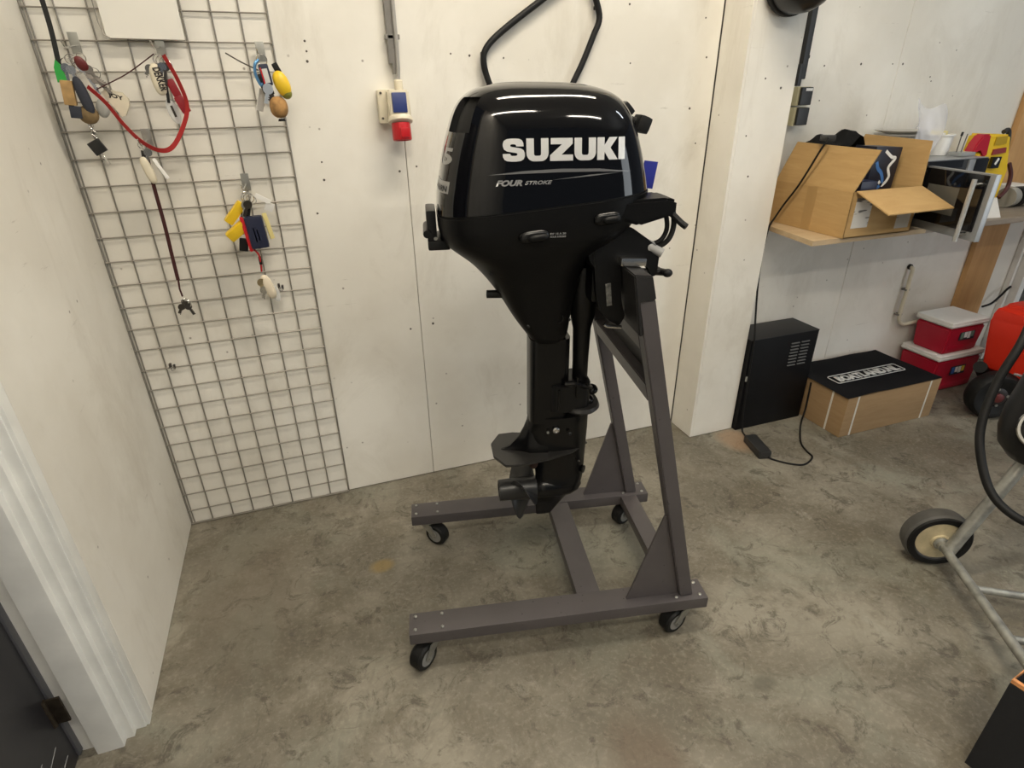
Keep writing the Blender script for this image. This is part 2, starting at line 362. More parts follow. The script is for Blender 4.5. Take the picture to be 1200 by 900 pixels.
# ================================================================== engine stand (local axes: u along the rails, v across, z up)
A = R(-11.55)
STO = Vector((.094, 1.17, 0))
stand = thing('engine_stand', 'grey painted steel engine stand on four casters under the black outboard', 'engine stand', STO, A)
def su(z): return .81-.228*(z-.14)          # lean of the uprights: left edge
for v0 in (0, .515):
    rail = obj('base_rail', box(NB(), (.4465, v0+.039, .12), (.893, .078, .04), .004), STEEL, stand)
    for uu in (.018, .095, .798, .872):
        for vv in (v0+.016, v0+.063):
            obj('bolt', lathe(NB(), [(.0055, 0), (.0055, .003), (.003, .0048)], (uu, vv, .14), (0, 0, 1), 6), ZINC, rail)
for u0_, w_ in ((.505, .073), (.785, .060)):
    obj('cross_member', box(NB(), (u0_+w_/2, .2965, .1195), (w_, .437, .038), .003), STEEL, stand)
for v0 in (.018, .53):
    b = NB(); prism(b, [(su(.14), .14), (su(.14)+.041, .14), (su(1.085)+.041, 1.085), (su(1.085), 1.085)], v0, v0+.04, lambda a, bb, d: (a, d, bb))
    bmesh.ops.bevel(b, geom=b.edges[:], offset=.003, segments=2, affect='EDGES')
    obj('upright', b, STEEL, stand)
    vg = v0+.014
    b = NB(); prism(b, [(.647, .14), (su(.14)+.002, .14), (su(.445)+.002, .445), (su(.445)-.006, .445)], vg, vg+.007, lambda a, bb, d: (a, d, bb))
    obj('gusset_plate', b, STEEL, stand, smooth=0)
for z0, z1 in ((.800, .852), (.945, .990)):
    b = NB(); prism(b, [(su(z0), z0), (su(z0)+.038, z0), (su(z1)+.038, z1), (su(z1), z1)], .058, .53, lambda a, bb, d: (a, d, bb))
    bmesh.ops.bevel(b, geom=b.edges[:], offset=.003, segments=2, affect='EDGES')
    obj('cross_bar', b, STEEL, stand)
BOARD = mat('dark_stained_transom_board', (.013, .012, .012), .5, noise=.3, nscale=14)
b = NB(); prism(b, [(su(1.0)-.012, 1.0), (su(1.0)-.0005, 1.0), (su(1.085)-.0005, 1.0855), (su(1.085)+.041, 1.0855), (su(1.142)+.04, 1.142), (su(1.142)-.004, 1.146)], .012, .575, lambda a, bb, d: (a, d, bb))
bmesh.ops.bevel(b, geom=b.edges[:], offset=.003, segments=2, affect='EDGES')
obj('transom_board', b, BOARD, stand)
b = NB(); prism(b, [(su(.855)+.028, .855), (su(.855)+.039, .855), (su(1.08)+.039, 1.08), (su(1.08)+.028, 1.08)], .0585, .5295, lambda a, bb, d: (a, d, bb))
obj('back_board', b, BOARD, stand, smooth=0)
def caster(u, v, ang):
    # the swivel plate sits under the rail, the wheel trails off in direction ang
    pl = obj('caster', box(NB(), (u, v, .0975), (.092, .066, .005), .001), ZINC, stand)
    d = Vector((math.cos(ang), math.sin(ang), 0)); n = Vector((-d.y, d.x, 0)); c = Vector((u, v, 0))+d*.038; c.z = .0425
    b = NB(); lathe(b, [(.026, .095), (.027, .089), (.022, .083)], (u, v, 0), (0, 0, 1), 20)
    for s in (-1, 1):
        P = [Vector((u, v, .087))+d*-.022, Vector((u, v, .087))+d*.028, c+d*.014+Vector((0, 0, .006)), c+Vector((0, 0, -.012)), c-d*.014+Vector((0, 0, .006))]
        q = [p+n*s*.0235 for p in P]; q2 = [p+n*s*.0262 for p in P]
        va = [b.verts.new(p) for p in q]; vb = [b.verts.new(p) for p in q2]
        b.faces.new(va); b.faces.new(vb[::-1])
        for i in range(5): b.faces.new((va[i], va[(i+1) % 5], vb[(i+1) % 5], vb[i]))
    obj('fork', b, ZINC, pl)
    obj('caster_wheel', lathe(NB(), [(.012, -.018), (.026, -.018), (.0265, -.020), (.037, -.020), (.042, -.014), (.042, .014), (.037, .020), (.0265, .020), (.026, .018), (.012, .018)], c, n, 32), RUB, pl)
    obj('wheel_rim', lathe(NB(), [(.0055, -.0205), (.027, -.0203), (.0265, .0), (.027, .0203), (.0055, .0205)], c, n, 28), mat('grey_wheel_rim', (.22, .22, .21), .4), pl)
    obj('axle_bolt', lathe(NB(), [(.006, -.029), (.006, .029)], c, n, 6), ZINC, pl)
for (u, v, a) in ((.058, .039, R(-132)), (.058, .554, R(-36)), (.835, .039, R(-158)), (.835, .554, R(-150))): caster(u, v, a)

# ================================================================== outboard motor (same local axes, own origin)
OO = Vector((.50, .22, .345)); VC = .22
ob = thing('outboard_motor', 'glossy black outboard motor with silver lettering hung on the grey stand', 'outboard motor', STO+Matrix.Rotation(A, 3, 'Z')@OO, A)
def opart(name, bm, m, parent=None, smooth=35): return obj(name, bm, m, parent or ob, OO, smooth)
def ring(ur, uf, hw, z, n=72, ex=3.2, shear=0, vc=VC, exr=None):
    o = []; cx = (ur+uf)/2; hx = (uf-ur)/2
    for k in range(n):
        t = 2*PI*k/n; c, s = math.cos(t), math.sin(t); e = ex if (exr is None or c > 0) else exr
        x = math.copysign(abs(c)**(2/e), c)*hx; y = math.copysign(abs(s)**(2/e), s)*hw
        o.append(Vector((cx+x, vc+y, z+shear*(cx+x-.40))))
    return o
# --- hood
HZ = [1.290, 1.312, 1.350, 1.400, 1.440, 1.465, 1.485, 1.500, 1.512, 1.520, 1.5245, 1.526]
HR = [.163, .165, .173, .186, .200, .210, .222, .237, .260, .292, .33, .38]
HF = [.642, .638, .630, .617, .604, .592, .577, .557, .530, .498, .462, .43]
HW = [.168, .168, .166, .161, .155, .149, .140, .128, .111, .088, .060, .02]
HS = [.090, .080, .060, .035, .015, .005, 0, 0, -.01, -.015, -.02, -.02]
def hood_loops(inset=0, z0=HZ[0], n=46):
    L = []
    for i in range(n+1):
        t = i/n; z = z0+(HZ[-1]-z0)*(1-(1-t)**1.5)
        L.append(ring(interp(HZ, HR, z)+inset, interp(HZ, HF, z)-inset, max(interp(HZ, HW, z)-inset, .004), z-inset*(1 if t > .8 else 0), 96, 3.4, interp(HZ, HS, z), exr=4.2))
    return L
b = NB(); loft(b, hood_loops())
bmesh.ops.recalc_face_normals(b, faces=b.faces[:])
HOODBVH = BVHTree.FromBMesh(b)
# rear grip opening: cut out of the shell, a dark inner skin behind it
b.faces.ensure_lookup_table(); kill = []
for i_ in range(46):
    for k_ in range(96):
        f_ = b.faces[i_*96+k_]; c = f_.calc_center_median(); th = (k_+.5)/96*360
        if 3 < abs(th-180) < 50 and 1.432 < c.z < 1.497: kill.append(f_)
bmesh.ops.delete(b, geom=kill, context='FACES')
hood = opart('hood', b, GLOSS, smooth=50)
b = NB(); loft(b, [[Vector(p) for p in L] for L in hood_loops(.016, 1.33)], True, True)
opart('hood_liner', b, mat('hood_inside', (.004, .004, .004), .8), hood)
zz_ = [1.415+.012*k for k in range(9)]
b = NB(); prism(b, [(interp(HZ, HR, z)+.002, z) for z in zz_]+[(interp(HZ, HR, z)+.05, z) for z in zz_[::-1]], VC-.035, VC+.035, lambda a, bb, d: (a, d, bb))
opart('grip_web', b, MATS['hood_inside'], hood)
# seam gasket between hood and pan
b = NB(); loft(b, [ring(.166, .640, .1655, 1.290-.006, 96, 3.4, .09, exr=4.2), ring(.166, .640, .1655, 1.290+.001, 96, 3.4, .09, exr=4.2)])
opart('seal', b, RUB)
# --- lower pan and leg cover
PZ = [.930, .945, .994, 1.065, 1.125, 1.165, 1.190, 1.215, 1.250, 1.286]
PR = [.385, .374, .340, .298, .256, .222, .196, .174, .163, .162]
PF = [.468, .478, .485, .496, .512, .535, .575, .608, .630, .643]
PW = [.048, .058, .068, .088, .116, .140, .155, .164, .168, .1685]
PS = [0, 0, 0, 0, .02, .04, .05, .06, .075, .09]
b = NB(); L = []
for i in range(41):
    z = PZ[0]+(PZ[-1]-PZ[0])*i/40
    L.append(ring(interp(PZ, PR, z), interp(PZ, PF, z), interp(PZ, PW, z), z, 80, 2.6+1.1*min(1, max(0, (z-1.15)/.1)), interp(PZ, PS, z), exr=2.8+1.3*min(1, max(0, (z-1.15)/.1))))
loft(b, L); pan = opart('lower_cover', b, SATIN, smooth=50)
PANBVH = BVHTree.FromPolygons([v.co+OO for v in pan.data.vertices], [list(p.vertices) for p in pan.data.polygons])
def surf(bvh, u, z, lift=.0007):
    h_ = bvh.ray_cast(Vector((u, -1, z)), Vector((0, 1, 0)))
    return Vector((u, (h_[0].y if h_[0] else VC-.16)-lift, z))
def wrap(b2, bvh=HOODBVH, step=.010, lift=.0007):
    xs = [v.co.x for v in b2.verts]; ys = [v.co.y for v in b2.verts]
    for k in range(int((max(xs)-min(xs))/step)+1):
        bmesh.ops.bisect_plane(b2, geom=b2.verts[:]+b2.edges[:]+b2.faces[:], plane_co=(min(xs)+k*step, 0, 0), plane_no=(1, 0, 0))
    for k in range(int((max(ys)-min(ys))/step)+1):
        bmesh.ops.bisect_plane(b2, geom=b2.verts[:]+b2.edges[:]+b2.faces[:], plane_co=(0, min(ys)+k*step, 0), plane_no=(0, 1, 0))
    return mapbm(b2, lambda x, y: surf(bvh, x, y, lift))
# --- maker's name: heavy extended letters drawn as polygons, 1 unit high
def arc(cx, cy, rx, ry, a0, a1, n=8): return [(cx+rx*math.cos(R(a0+(a1-a0)*k/n)), cy+ry*math.sin(R(a0+(a1-a0)*k/n))) for k in range(n+1)]
def letter(ch):
    if ch == 'U':
        Wd, s = 1.06, .36
        return [[(0, 1), (0, .36)] + arc(.36, .36, .36, .36, 180, 270)[1:] + arc(Wd-.36, .36, .36, .36, 270, 360) + [(Wd, 1), (Wd-s, 1), (Wd-s, .36)] + arc(Wd-s-.09, .33, .09, .09, 0, -90, 4)[1:] + arc(s+.09, .33, .09, .09, 270, 180, 4) + [(s, 1)]], Wd
    if ch == 'Z': return [[(0, 0), (1.12, 0), (1.12, .27), (.56, .27), (1.10, .75), (1.10, 1), (.04, 1), (.04, .73), (.58, .73), (0, .25)]], 1.12
    if ch == 'K': return [[(0, 0), (.37, 0), (.37, .36), (.62, 0), (1.08, 0), (.68, .54), (1.06, 1), (.62, 1), (.37, .66), (.37, 1), (0, 1)]], 1.06
    if ch == 'I': return [[(0, 0), (.36, 0), (.36, 1), (0, 1)]], .36
    if ch == 'S':
        out = [(1.00, .66), (.99, .80), (.93, .92), (.80, .985), (.62, 1.0), (.40, 1.0), (.20, .975), (.07, .90), (.02, .78), (.02, .66), (.07, .53), (.20, .45), (.38, .415), (.60, .385), (.68, .36), (.70, .31), (.68, .27), (.60, .25), (.45, .25), (.38, .28), (.36, .34), (0, .34), (.01, .20), (.08, .08), (.20, .02), (.40, 0), (.64, 0), (.86, .025), (.99, .10), (1.05, .22), (1.05, .36), (1.0, .49), (.86, .575), (.68, .605), (.46, .635), (.38, .66), (.365, .70), (.39, .74), (.46, .755), (.56, .755), (.63, .73), (.65, .66)]
        return [out], 1.06
pos = 0; polys = []
for ch, gap in zip('SUZUKI', (.07, .07, .07, .07, .06, 0)):
    ps, wd = letter(ch); polys.append(([[(x+pos, y) for x, y in p] for p in ps])); pos += wd+gap
TU0, TU1, TZ0, TZ1 = .299, .557, 1.381, 1.4235
for ps in polys:
    b = NB()
    for p in ps: b.faces.new([b.verts.new((TU0+x/pos*(TU1-TU0), TZ0+y*(TZ1-TZ0)-.002*(x/pos), 0)) for x, y in p])
    b.normal_update(); bmesh.ops.triangulate(b, faces=b.faces[:])
    opart('letter', wrap(b), SILVER, hood, smooth=0)
for pts in ([(.268, 1.356), (.34, 1.3625), (.42, 1.365), (.50, 1.363), (.574, 1.3545), (.50, 1.3575), (.42, 1.3585), (.34, 1.3575)], [(.40, 1.344), (.48, 1.352), (.55, 1.3545), (.48, 1.349)]):
    b = NB(); b.faces.new([b.verts.new((x, y, 0)) for x, y in pts]); b.normal_update(); bmesh.ops.triangulate(b, faces=b.faces[:])
    opart('stripe', wrap(b), DECG, hood, smooth=0)
opart('lettering', wrap(fit(textbm('FOUR', 1, .05, .35), .283, .338, 1.334, 1.346)), mat('dim_silver_decal', (.30, .30, .30), .3, metal=.3), hood, 0)
opart('lettering', wrap(fit(textbm('STROKE', 1, .03, .35), .343, .400, 1.336, 1.3435)), MATS['dim_silver_decal'], hood, 0)
for k, (s, z0, z1) in enumerate((('DF 15 A 20', 1.2325, 1.2365), ('FOUR STROKE', 1.226, 1.230))):
    opart('small_print', wrap(fit(textbm(s, 1, .03), .398+.000*k, .432, z0, z1), PANBVH), mat('grey_print', (.28, .28, .28), .4), pan, 0)
# rear decals: the figure and a framed badge on the rear corner, seen along -u
def rsurf(v, z, lift=.0007):
    h_ = HOODBVH.ray_cast(Vector((-1, v, z)), Vector((1, 0, 0)))
    return Vector(((h_[0].x if h_[0] else .2)-lift, v, z))
def rwrap(b2, step=.008):
    xs = [v.co.x for v in b2.verts]
    for k in range(int((max(xs)-min(xs))/step)+1):
        bmesh.ops.bisect_plane(b2, geom=b2.verts[:]+b2.edges[:]+b2.faces[:], plane_co=(min(xs)+k*step, 0, 0), plane_no=(1, 0, 0))
    xm = min(xs); xM = max(xs)
    return mapbm(b2, lambda x, y: rsurf(xm+xM-x, y))      # read from behind: mirrored in v
opart('figure', rwrap(fit(textbm('15', 1, .03), .10, .20, 1.372, 1.405)), mat('pale_figure', (.36, .36, .36), .3, metal=.3), hood, 0)
b = NB(); b.faces.new([b.verts.new(p) for p in ((.095, 1.317, 0), (.225, 1.317, 0), (.225, 1.341, 0), (.095, 1.341, 0))])
opart('badge', rwrap(b), MATS['pale_figure'], hood, 0)
b = fit(textbm('LEAN BURN', 1, .02), .10, .22, 1.320, 1.332); b = rwrap(b); bmesh.ops.translate(b, vec=(-.0008, 0, 0), verts=b.verts[:])
opart('badge_lettering', b, mat('black_print', (.01, .01, .01), .5), hood, 0)
# --- rear latch
b = NB(); box(b, (.148, VC-.02, 1.238), (.022, .10, .075), .006); box(b, (.162, VC-.02, 1.199), (.05, .115, .022), .006); tube(b, [(.137, VC-.075, 1.225), (.137, VC+.035, 1.225)], .009, 10)
lat = opart('latch', b, MATTE)
opart('latch_screw', lathe(NB(), [(.004, 0), (.004, .003)], (.155, VC-.0735, 1.215), (0, -1, 0), 10), ZINC, lat)
# grips on the side of the pan
for (u, z, lu) in ((.362, 1.231, .055), (.522, 1.262, .050)):
    p = surf(PANBVH, u, z, 0); b = NB(); ell(b, (u, p.y, z), (lu*.62, .012, .014), Matrix.Rotation(-.10, 3, 'Y'), ex=.7); g = opart('grip', b, GLB)
    b = NB(); ell(b, (u+.008, p.y-.008, z-.002), (lu*.42, .010, .008), Matrix.Rotation(-.10, 3, 'Y'), ex=.7); opart('grip_pad', b, SATIN, g)
for (u, z) in ((.262, 1.135), (.355, .985), (.462, .99)):
    p = surf(PANBVH, u+.014, z, 0); opart('cover_screw', lathe(NB(), [(.005, 0), (.005, .002), (.003, .0035)], (u+.014, p.y+.001, z), (0, -1, 0), 10), mat('dark_screw', (.05, .05, .05), .35, metal=.8))
p = surf(PANBVH, .445, .99, 0)
opart('drain_plug', lathe(NB(), [(.012, 0), (.012, .003), (.009, .003), (.009, .001)], (.445, p.y+.001, 1.003), (0, -1, 0), 20), GLB)
opart('idle_port', lathe(NB(), [(.010, 0), (.010, .045), (.008, .045), (.008, .02)], (.315, VC-.03, 1.063), (-1, 0, .05), 16), RUB)
# --- front: tiller carrier arm, recoil handle, cables, blue tag
b = NB(); prism(b, [(.53, 1.262), (.60, 1.240), (.682, 1.262), (.682, 1.292), (.66, 1.298), (.53, 1.292)], VC-.155, VC-.06, lambda a, bb, d: (a, d, bb))
bmesh.ops.bevel(b, geom=b.edges[:], offset=.006, segments=2, affect='EDGES'); opart('tiller_bracket', b, SATIN)
b = NB(); box(b, (.622, VC-.05, 1.440), (.030, .05, .035), .009, Matrix.Rotation(.35, 3, 'Y')); cyl(b, (.585, VC-.05, 1.455), (.62, VC-.05, 1.44), .008)
opart('recoil_handle', b, RUB)
b = NB(); box(b, (.590, VC-.03, 1.470), (.03, .05, .02), .008, Matrix.Rotation(.8, 3, 'Y')); opart('hood_lip', b, MATTE)
for pts, r_ in (([(.672, VC-.10, 1.285), (.695, VC-.10, 1.262), (.702, VC-.10, 1.225), (.690, VC-.10, 1.192), (.660, VC-.09, 1.175), (.62, VC-.08, 1.19)], .0062),
               ([(.675, VC-.085, 1.270), (.688, VC-.085, 1.245), (.690, VC-.09, 1.215), (.675, VC-.09, 1.190), (.64, VC-.08, 1.178)], .0055),
               ([(.668, VC-.09, 1.275), (.693, VC-.10, 1.255), (.712, VC-.115, 1.236), (.722, VC-.125, 1.228)], .0075)):
    opart('cable', tube(NB(), pts, r_, 10, 6), RUB)
b = NB(); box(b, (.676, VC+.02, 1.325), (.034, .003, .062), .001, Matrix.Rotation(.13, 3, 'Y')); opart('blue_tag', b, mat('blue_card', (.012, .022, .26), .5))
# --- clamp brackets, swivel, steering tube
for v0, nm in ((VC-.115, 0), (VC+.095, 1)):
    b = NB(); prism(b, [(.510, 1.190), (.526, 1.226), (.565, 1.236), (.600, 1.228), (.632, 1.202), (.664, 1.186), (.670, 1.160), (.668, 1.115), (.653, 1.110), (.645, 1.136), (.636, 1.148), (.580, 1.150), (.574, 1.145), (.585, 1.06), (.598, 1.015), (.585, .992), (.555, 1.010), (.532, 1.035), (.522, 1.08)], v0, v0+.022, lambda a, bb, d: (a, d, bb))
    bmesh.ops.bevel(b, geom=b.edges[:], offset=.003, segments=2, affect='EDGES')
    cb = opart('clamp_bracket', b, MATTE)
    opart('clamp_screw', cyl(NB(), (.62, v0+.011, 1.125), (.69, v0+.011, 1.118), .008, 12), CHROME if nm else MATTE, cb)
    b = NB(); tube(b, [(.684, v0-.022, 1.126), (.684, v0+.044, 1.114)], .0085, 12); ell(b, (.684, v0-.022, 1.126), (.012, .010, .010)); ell(b, (.684, v0+.044, 1.114), (.012, .010, .010))
    opart('clamp_handle', b, RUB, cb)
    if nm == 0:
        opart('clamp_pad', box(NB(), (.600, v0-.006, 1.1555), (.060, .036, .018), .003, Matrix.Rotation(.05, 3, 'Y')), CHROME, cb)
        b = NB(); box(b, (.552, v0-.0015, 1.075), (.013, .003, .055), .001, Matrix.Rotation(-.12, 3, 'Y')); opart('data_plate', b, mat('worn_plate', (.16, .16, .15), .4, noise=.6, nscale=90), cb)
        opart('tilt_pin', tube(NB(), [(.585, v0-.012, .995), (.548, v0-.016, 1.001), (.540, v0-.016, 1.006)], .0048, 10), CHROME, cb)
b = NB(); box(b, (.550, VC, 1.12), (.070, .185, .15), .02); box(b, (.56, VC, 1.195), (.10, .17, .025), .008); lathe(b, [(.045, -.11), (.05, -.10), (.05, .10), (.045, .11)], (.545, VC, 1.175), (0, 1, 0), 24)
box(b, (.560, VC-.02, 1.215), (.09, .13, .045), .012)
opart('swivel_bracket', b, MATTE)
b = NB(); lathe(b, [(.019, .765), (.021, .77), (.0215, .86), (.024, .95), (.036, 1.0), (.042, 1.05), (.042, 1.12)], (.522, VC, 0), (0, 0, 1), 24); opart('steering_tube', b, MATTE)
b = NB(); lathe(b, [(.024, .757), (.025, .762), (.025, .776), (.022, .779)], (.522, VC, 0), (0, 0, 1), 24); opart('tube_collar', b, MATTE)
# linkage and hose jumble on top of the swivel
for k in range(5):
    uu = .515+.016*k; opart('linkage', tube(NB(), [(uu, VC-.105+.008*(k % 3), 1.206), (uu+.010, VC-.095, 1.224+.004*(k % 2)), (uu+.004, VC-.06, 1.236), (uu+.012, VC-.02, 1.230)], .0055+.001*(k % 2), 8, 4), RUB if k % 2 else MATTE)
b = NB(); lathe(b, [(.013, 0), (.014, .012), (.012, .016), (.0105, .020), (.0105, .043), (.0085, .043), (.0085, .02)], (.640, VC-.100, 1.186), (.80, -.45, -.42), 20)
opart('flushing_connector', b, mat('grey_connector', (.36, .36, .35), .4))
# --- mid leg
def foil(ur, uf, hw, z, n=48, p=1.0):
    o = []; c = uf-ur
    for k in range(n):
        t = 2*PI*k/n; x = .5-.5*math.cos(t); s = math.copysign(1, math.sin(t)) if abs(math.sin(t)) > 1e-9 else 0
        y = (x**.75)*((1-x)**.5)/.42*hw; o.append(Vector((ur+c*x, VC+s*min(y, hw), z)))
    return o
b = NB(); loft(b, [ring(.378, .486, .043, z, 56, 4.5) for z in (.936, .90, .80, .70, .690)]); opart('leg', b, GLB)
b = NB(); loft(b, [ring(.430, .545, .058, z, 56, 4) for z in (.805, .80, .73, .728)]); box(b, (.515, VC, .768), (.06, .075, .05), .015)
mnt = opart('lower_mount', b, MATTE)
b = NB()
for (uu, vv, zz) in ((.452, VC-.060, .77), (.50, VC-.062, .805)): box(b, (uu, vv, zz), (.006, .006, .06), .002)
tube(b, [(.47, VC-.05, .812), (.50, VC-.058, .815), (.525, VC-.05, .80), (.545, VC-.03, .785)], .008, 8, 4); ell(b, (.553, VC-.015, .772), (.018, .02, .014)); ell(b, (.545, VC-.02, .745), (.014, .02, .012))
opart('mount_bolts', b, GLB, mnt)
b = NB(); loft(b, [ring(.47, .572, .068, .722, 56, 2.2), ring(.465, .578, .072, .728, 56, 2.2), ring(.47, .574, .068, .737, 56, 2.2), ring(.48, .552, .050, .738, 56, 2.2), ring(.48, .550, .048, .730, 56, 2.2)], True, True)
opart('splash_lip', b, mat('grey_black_plate', (.022, .021, .020), .38))
# --- gear case
GZ = [.345, .365, .39, .415, .435, .455, .475, .495, .52, .56, .59, .62, .65, .69, .705]
GR = [.404, .403, .402, .401, .400, .400, .400, .400, .398, .395, .380, .365, .368, .376, .378]
GF = [.448, .463, .482, .503, .525, .538, .543, .545, .546, .547, .548, .549, .550, .550, .548]
GW = [.004, .006, .009, .018, .030, .033, .028, .024, .026, .030, .036, .040, .044, .050, .050]
b = NB(); L = []
for i in range(61):
    z = GZ[0]+(GZ[-1]-GZ[0])*i/60; L.append(ring(interp(GZ, GR, z), interp(GZ, GF, z), interp(GZ, GW, z), z, 56, 2.1))
loft(b, L); lathe(b, [(.026, 0), (.034, .006), (.036, .03), (.036, .07), (.032, .105), (.020, .13), (.005, .142)], (.398, VC, .447), (1, 0, 0), 28)
gear = opart('gear_case', b, GLB, smooth=50)
# fairing that sweeps from the leg out along the plate
b = NB(); prof = [(.300, .592, .003), (.325, .603, .010), (.350, .630, .018), (.366, .660, .026), (.378, .692, .034), (.43, .70, .04)]
loft(b, [[Vector((u, VC-hw, .588)), Vector((u, VC-hw*.8, .588+(zt-.588)*.6)), Vector((u, VC-.003, zt)), Vector((u, VC+.003, zt)), Vector((u, VC+hw*.8, .588+(zt-.588)*.6)), Vector((u, VC+hw, .588))] for u, zt, hw in prof]); opart('fairing', b, GLB, gear)
b = NB(); prism(b, [(.274, VC-.035), (.302, VC-.085), (.345, VC-.088), (.43, VC-.068), (.50, VC-.045), (.555, VC), (.50, VC+.045), (.43, VC+.068), (.345, VC+.088), (.302, VC+.085), (.274, VC+.035)], .585, .592, lambda a, bb, d: (a, bb, d))
bmesh.ops.bevel(b, geom=b.edges[:], offset=.002, segments=2, affect='EDGES'); opart('cavitation_plate', b, mat('grey_black_plate', (.022, .021, .020), .38), gear)
b = NB(); lathe(b, [(.016, 0), (.013, .02), (.008, .028)], (.392, VC-.012, .555), (0, 0, -1), 12); opart('anode', b, mat('rusty_anode', (.05, .025, .018), .7), gear)
for (u, z, r_, mm) in ((.448, .672, .0095, CHROME), (.425, .667, .004, ZINC), (.487, .657, .0055, mat('dark_screw', (.05, .05, .05), .35, metal=.8)), (.523, .545, .004, MATS['dark_screw'])):
    opart('gear_case_bolt', lathe(NB(), [(r_, 0), (r_, .004), (r_*.6, .006), (r_*.55, .003)], (u, VC-(.051 if z > .6 else .026), z), (0, -1, 0), 14), mm, gear)
b = NB(); lathe(b, [(.012, 0), (.012, .004), (.004, .004)], (.541, VC-.012, .505), (.8, -.6, 0), 12); opart('water_inlet', b, MATTE, gear)
# --- propeller
PRM = mat('black_propeller_paint', (.020, .020, .020), .36, noise=.2, nscale=40)
b = NB(); lathe(b, [(.0235, .030), (.0235, 0), (.031, 0), (.032, .004), (.033, .05), (.036, .105), (.034, .112), (.010, .112)], (.290, VC, .447), (1, 0, 0), 32, caps=False); prop = opart('propeller', b, PRM)
b = NB(); lathe(b, [(.006, .012), (.012, .014), (.014, .024), (.024, .028)], (.290, VC, .447), (1, 0, 0), 6); opart('propeller_nut', b, MATTE, prop)
for base in (-92, 28, 148):
    b = NB(); nr, ns = 9, 9; G = [[], []]
    for sgn in (0, 1):
        for i in range(nr):
            q = i/(nr-1); r_ = .031+(.117-.031)*q; wd = R(66)*(1-.35*q)*math.sqrt(max(0, 1-(max(0, q-.25)/.755)**2.0))+R(1.5); row = []
            for j in range(ns):
                s = j/(ns-1)-.5; th = R(base)+s*wd+R(10)*q; u = .362+s*wd*.060+.004*q
                row.append(b.verts.new((u+(.0022*(1-q)+.0006)*(1 if sgn else -1), VC+r_*math.cos(th), .447+r_*math.sin(th))))
            G[sgn].append(row)
    for sgn in (0, 1):
        for i in range(nr-1):
            for j in range(ns-1):
                q = (G[sgn][i][j], G[sgn][i][j+1], G[sgn][i+1][j+1], G[sgn][i+1][j]); b.faces.new(q if sgn else q[::-1])
    for i in range(nr-1):
        b.faces.new((G[0][i][0], G[1][i][0], G[1][i+1][0], G[0][i+1][0])); b.faces.new((G[0][i+1][-1], G[1][i+1][-1], G[1][i][-1], G[0][i][-1]))
    for j in range(ns-1): b.faces.new((G[0][-1][j], G[1][-1][j], G[1][-1][j+1], G[0][-1][j+1]))
    opart('blade', b, PRM, prop, 50)

# ================================================================== wire grid panel on the back wall
grid = thing('wire_grid_panel', 'grey steel wire grid panel standing against the wall, hung with keys', 'grid panel', (-.30, 2.10, 0))
GX0, GX1, GTOP = -.602, .002, 1.95
vm = None; hm = None
def wire(a, b_, r_):
    o = obj('wire', cyl(NB(), a, b_, r_, 6), WIRE, grid, (-.30, 2.10, 0)); return o
for k in range(9):
    x = GX0+(GX1-GX0)*k/8; wire((x, 2.1128, .004), (x, 2.1128, GTOP), .0034 if k in (0, 8) else .0024)
wire((GX0+.010, 2.1128, .004), (GX0+.010, 2.1128, GTOP), .0022)
wire((GX0, 2.1075, .006), (GX1, 2.1075, .006), .0033)
for k in range(26):
    z = .068+.0752*k
    if z < GTOP: wire((GX0, 2.1075, z), (GX1, 2.1075, z), .0023)
# white sheet in a thin frame at the top of the grid
sh = thing('card_holder', 'blank white sheet in a thin wire frame on the grid above the keys', 'card holder', (-.325, 2.086, 1.655))
o_ = (-.325, 2.086, 1.655)
obj('sheet', box(NB(), (-.3245, 2.0885, 1.80), (.192, .002, .298), .0005, seg=1), mat('white_sheet', (.76, .74, .68), .4), sh, o_)
obj('frame_wire', tube(NB(), [(-.430, 2.0865, 1.95), (-.430, 2.0865, 1.69), (-.424, 2.0865, 1.66), (-.41, 2.0865, 1.652), (-.222, 2.0865, 1.650), (-.221, 2.0865, 1.95)], .0016, 6), WIRE, sh, o_)

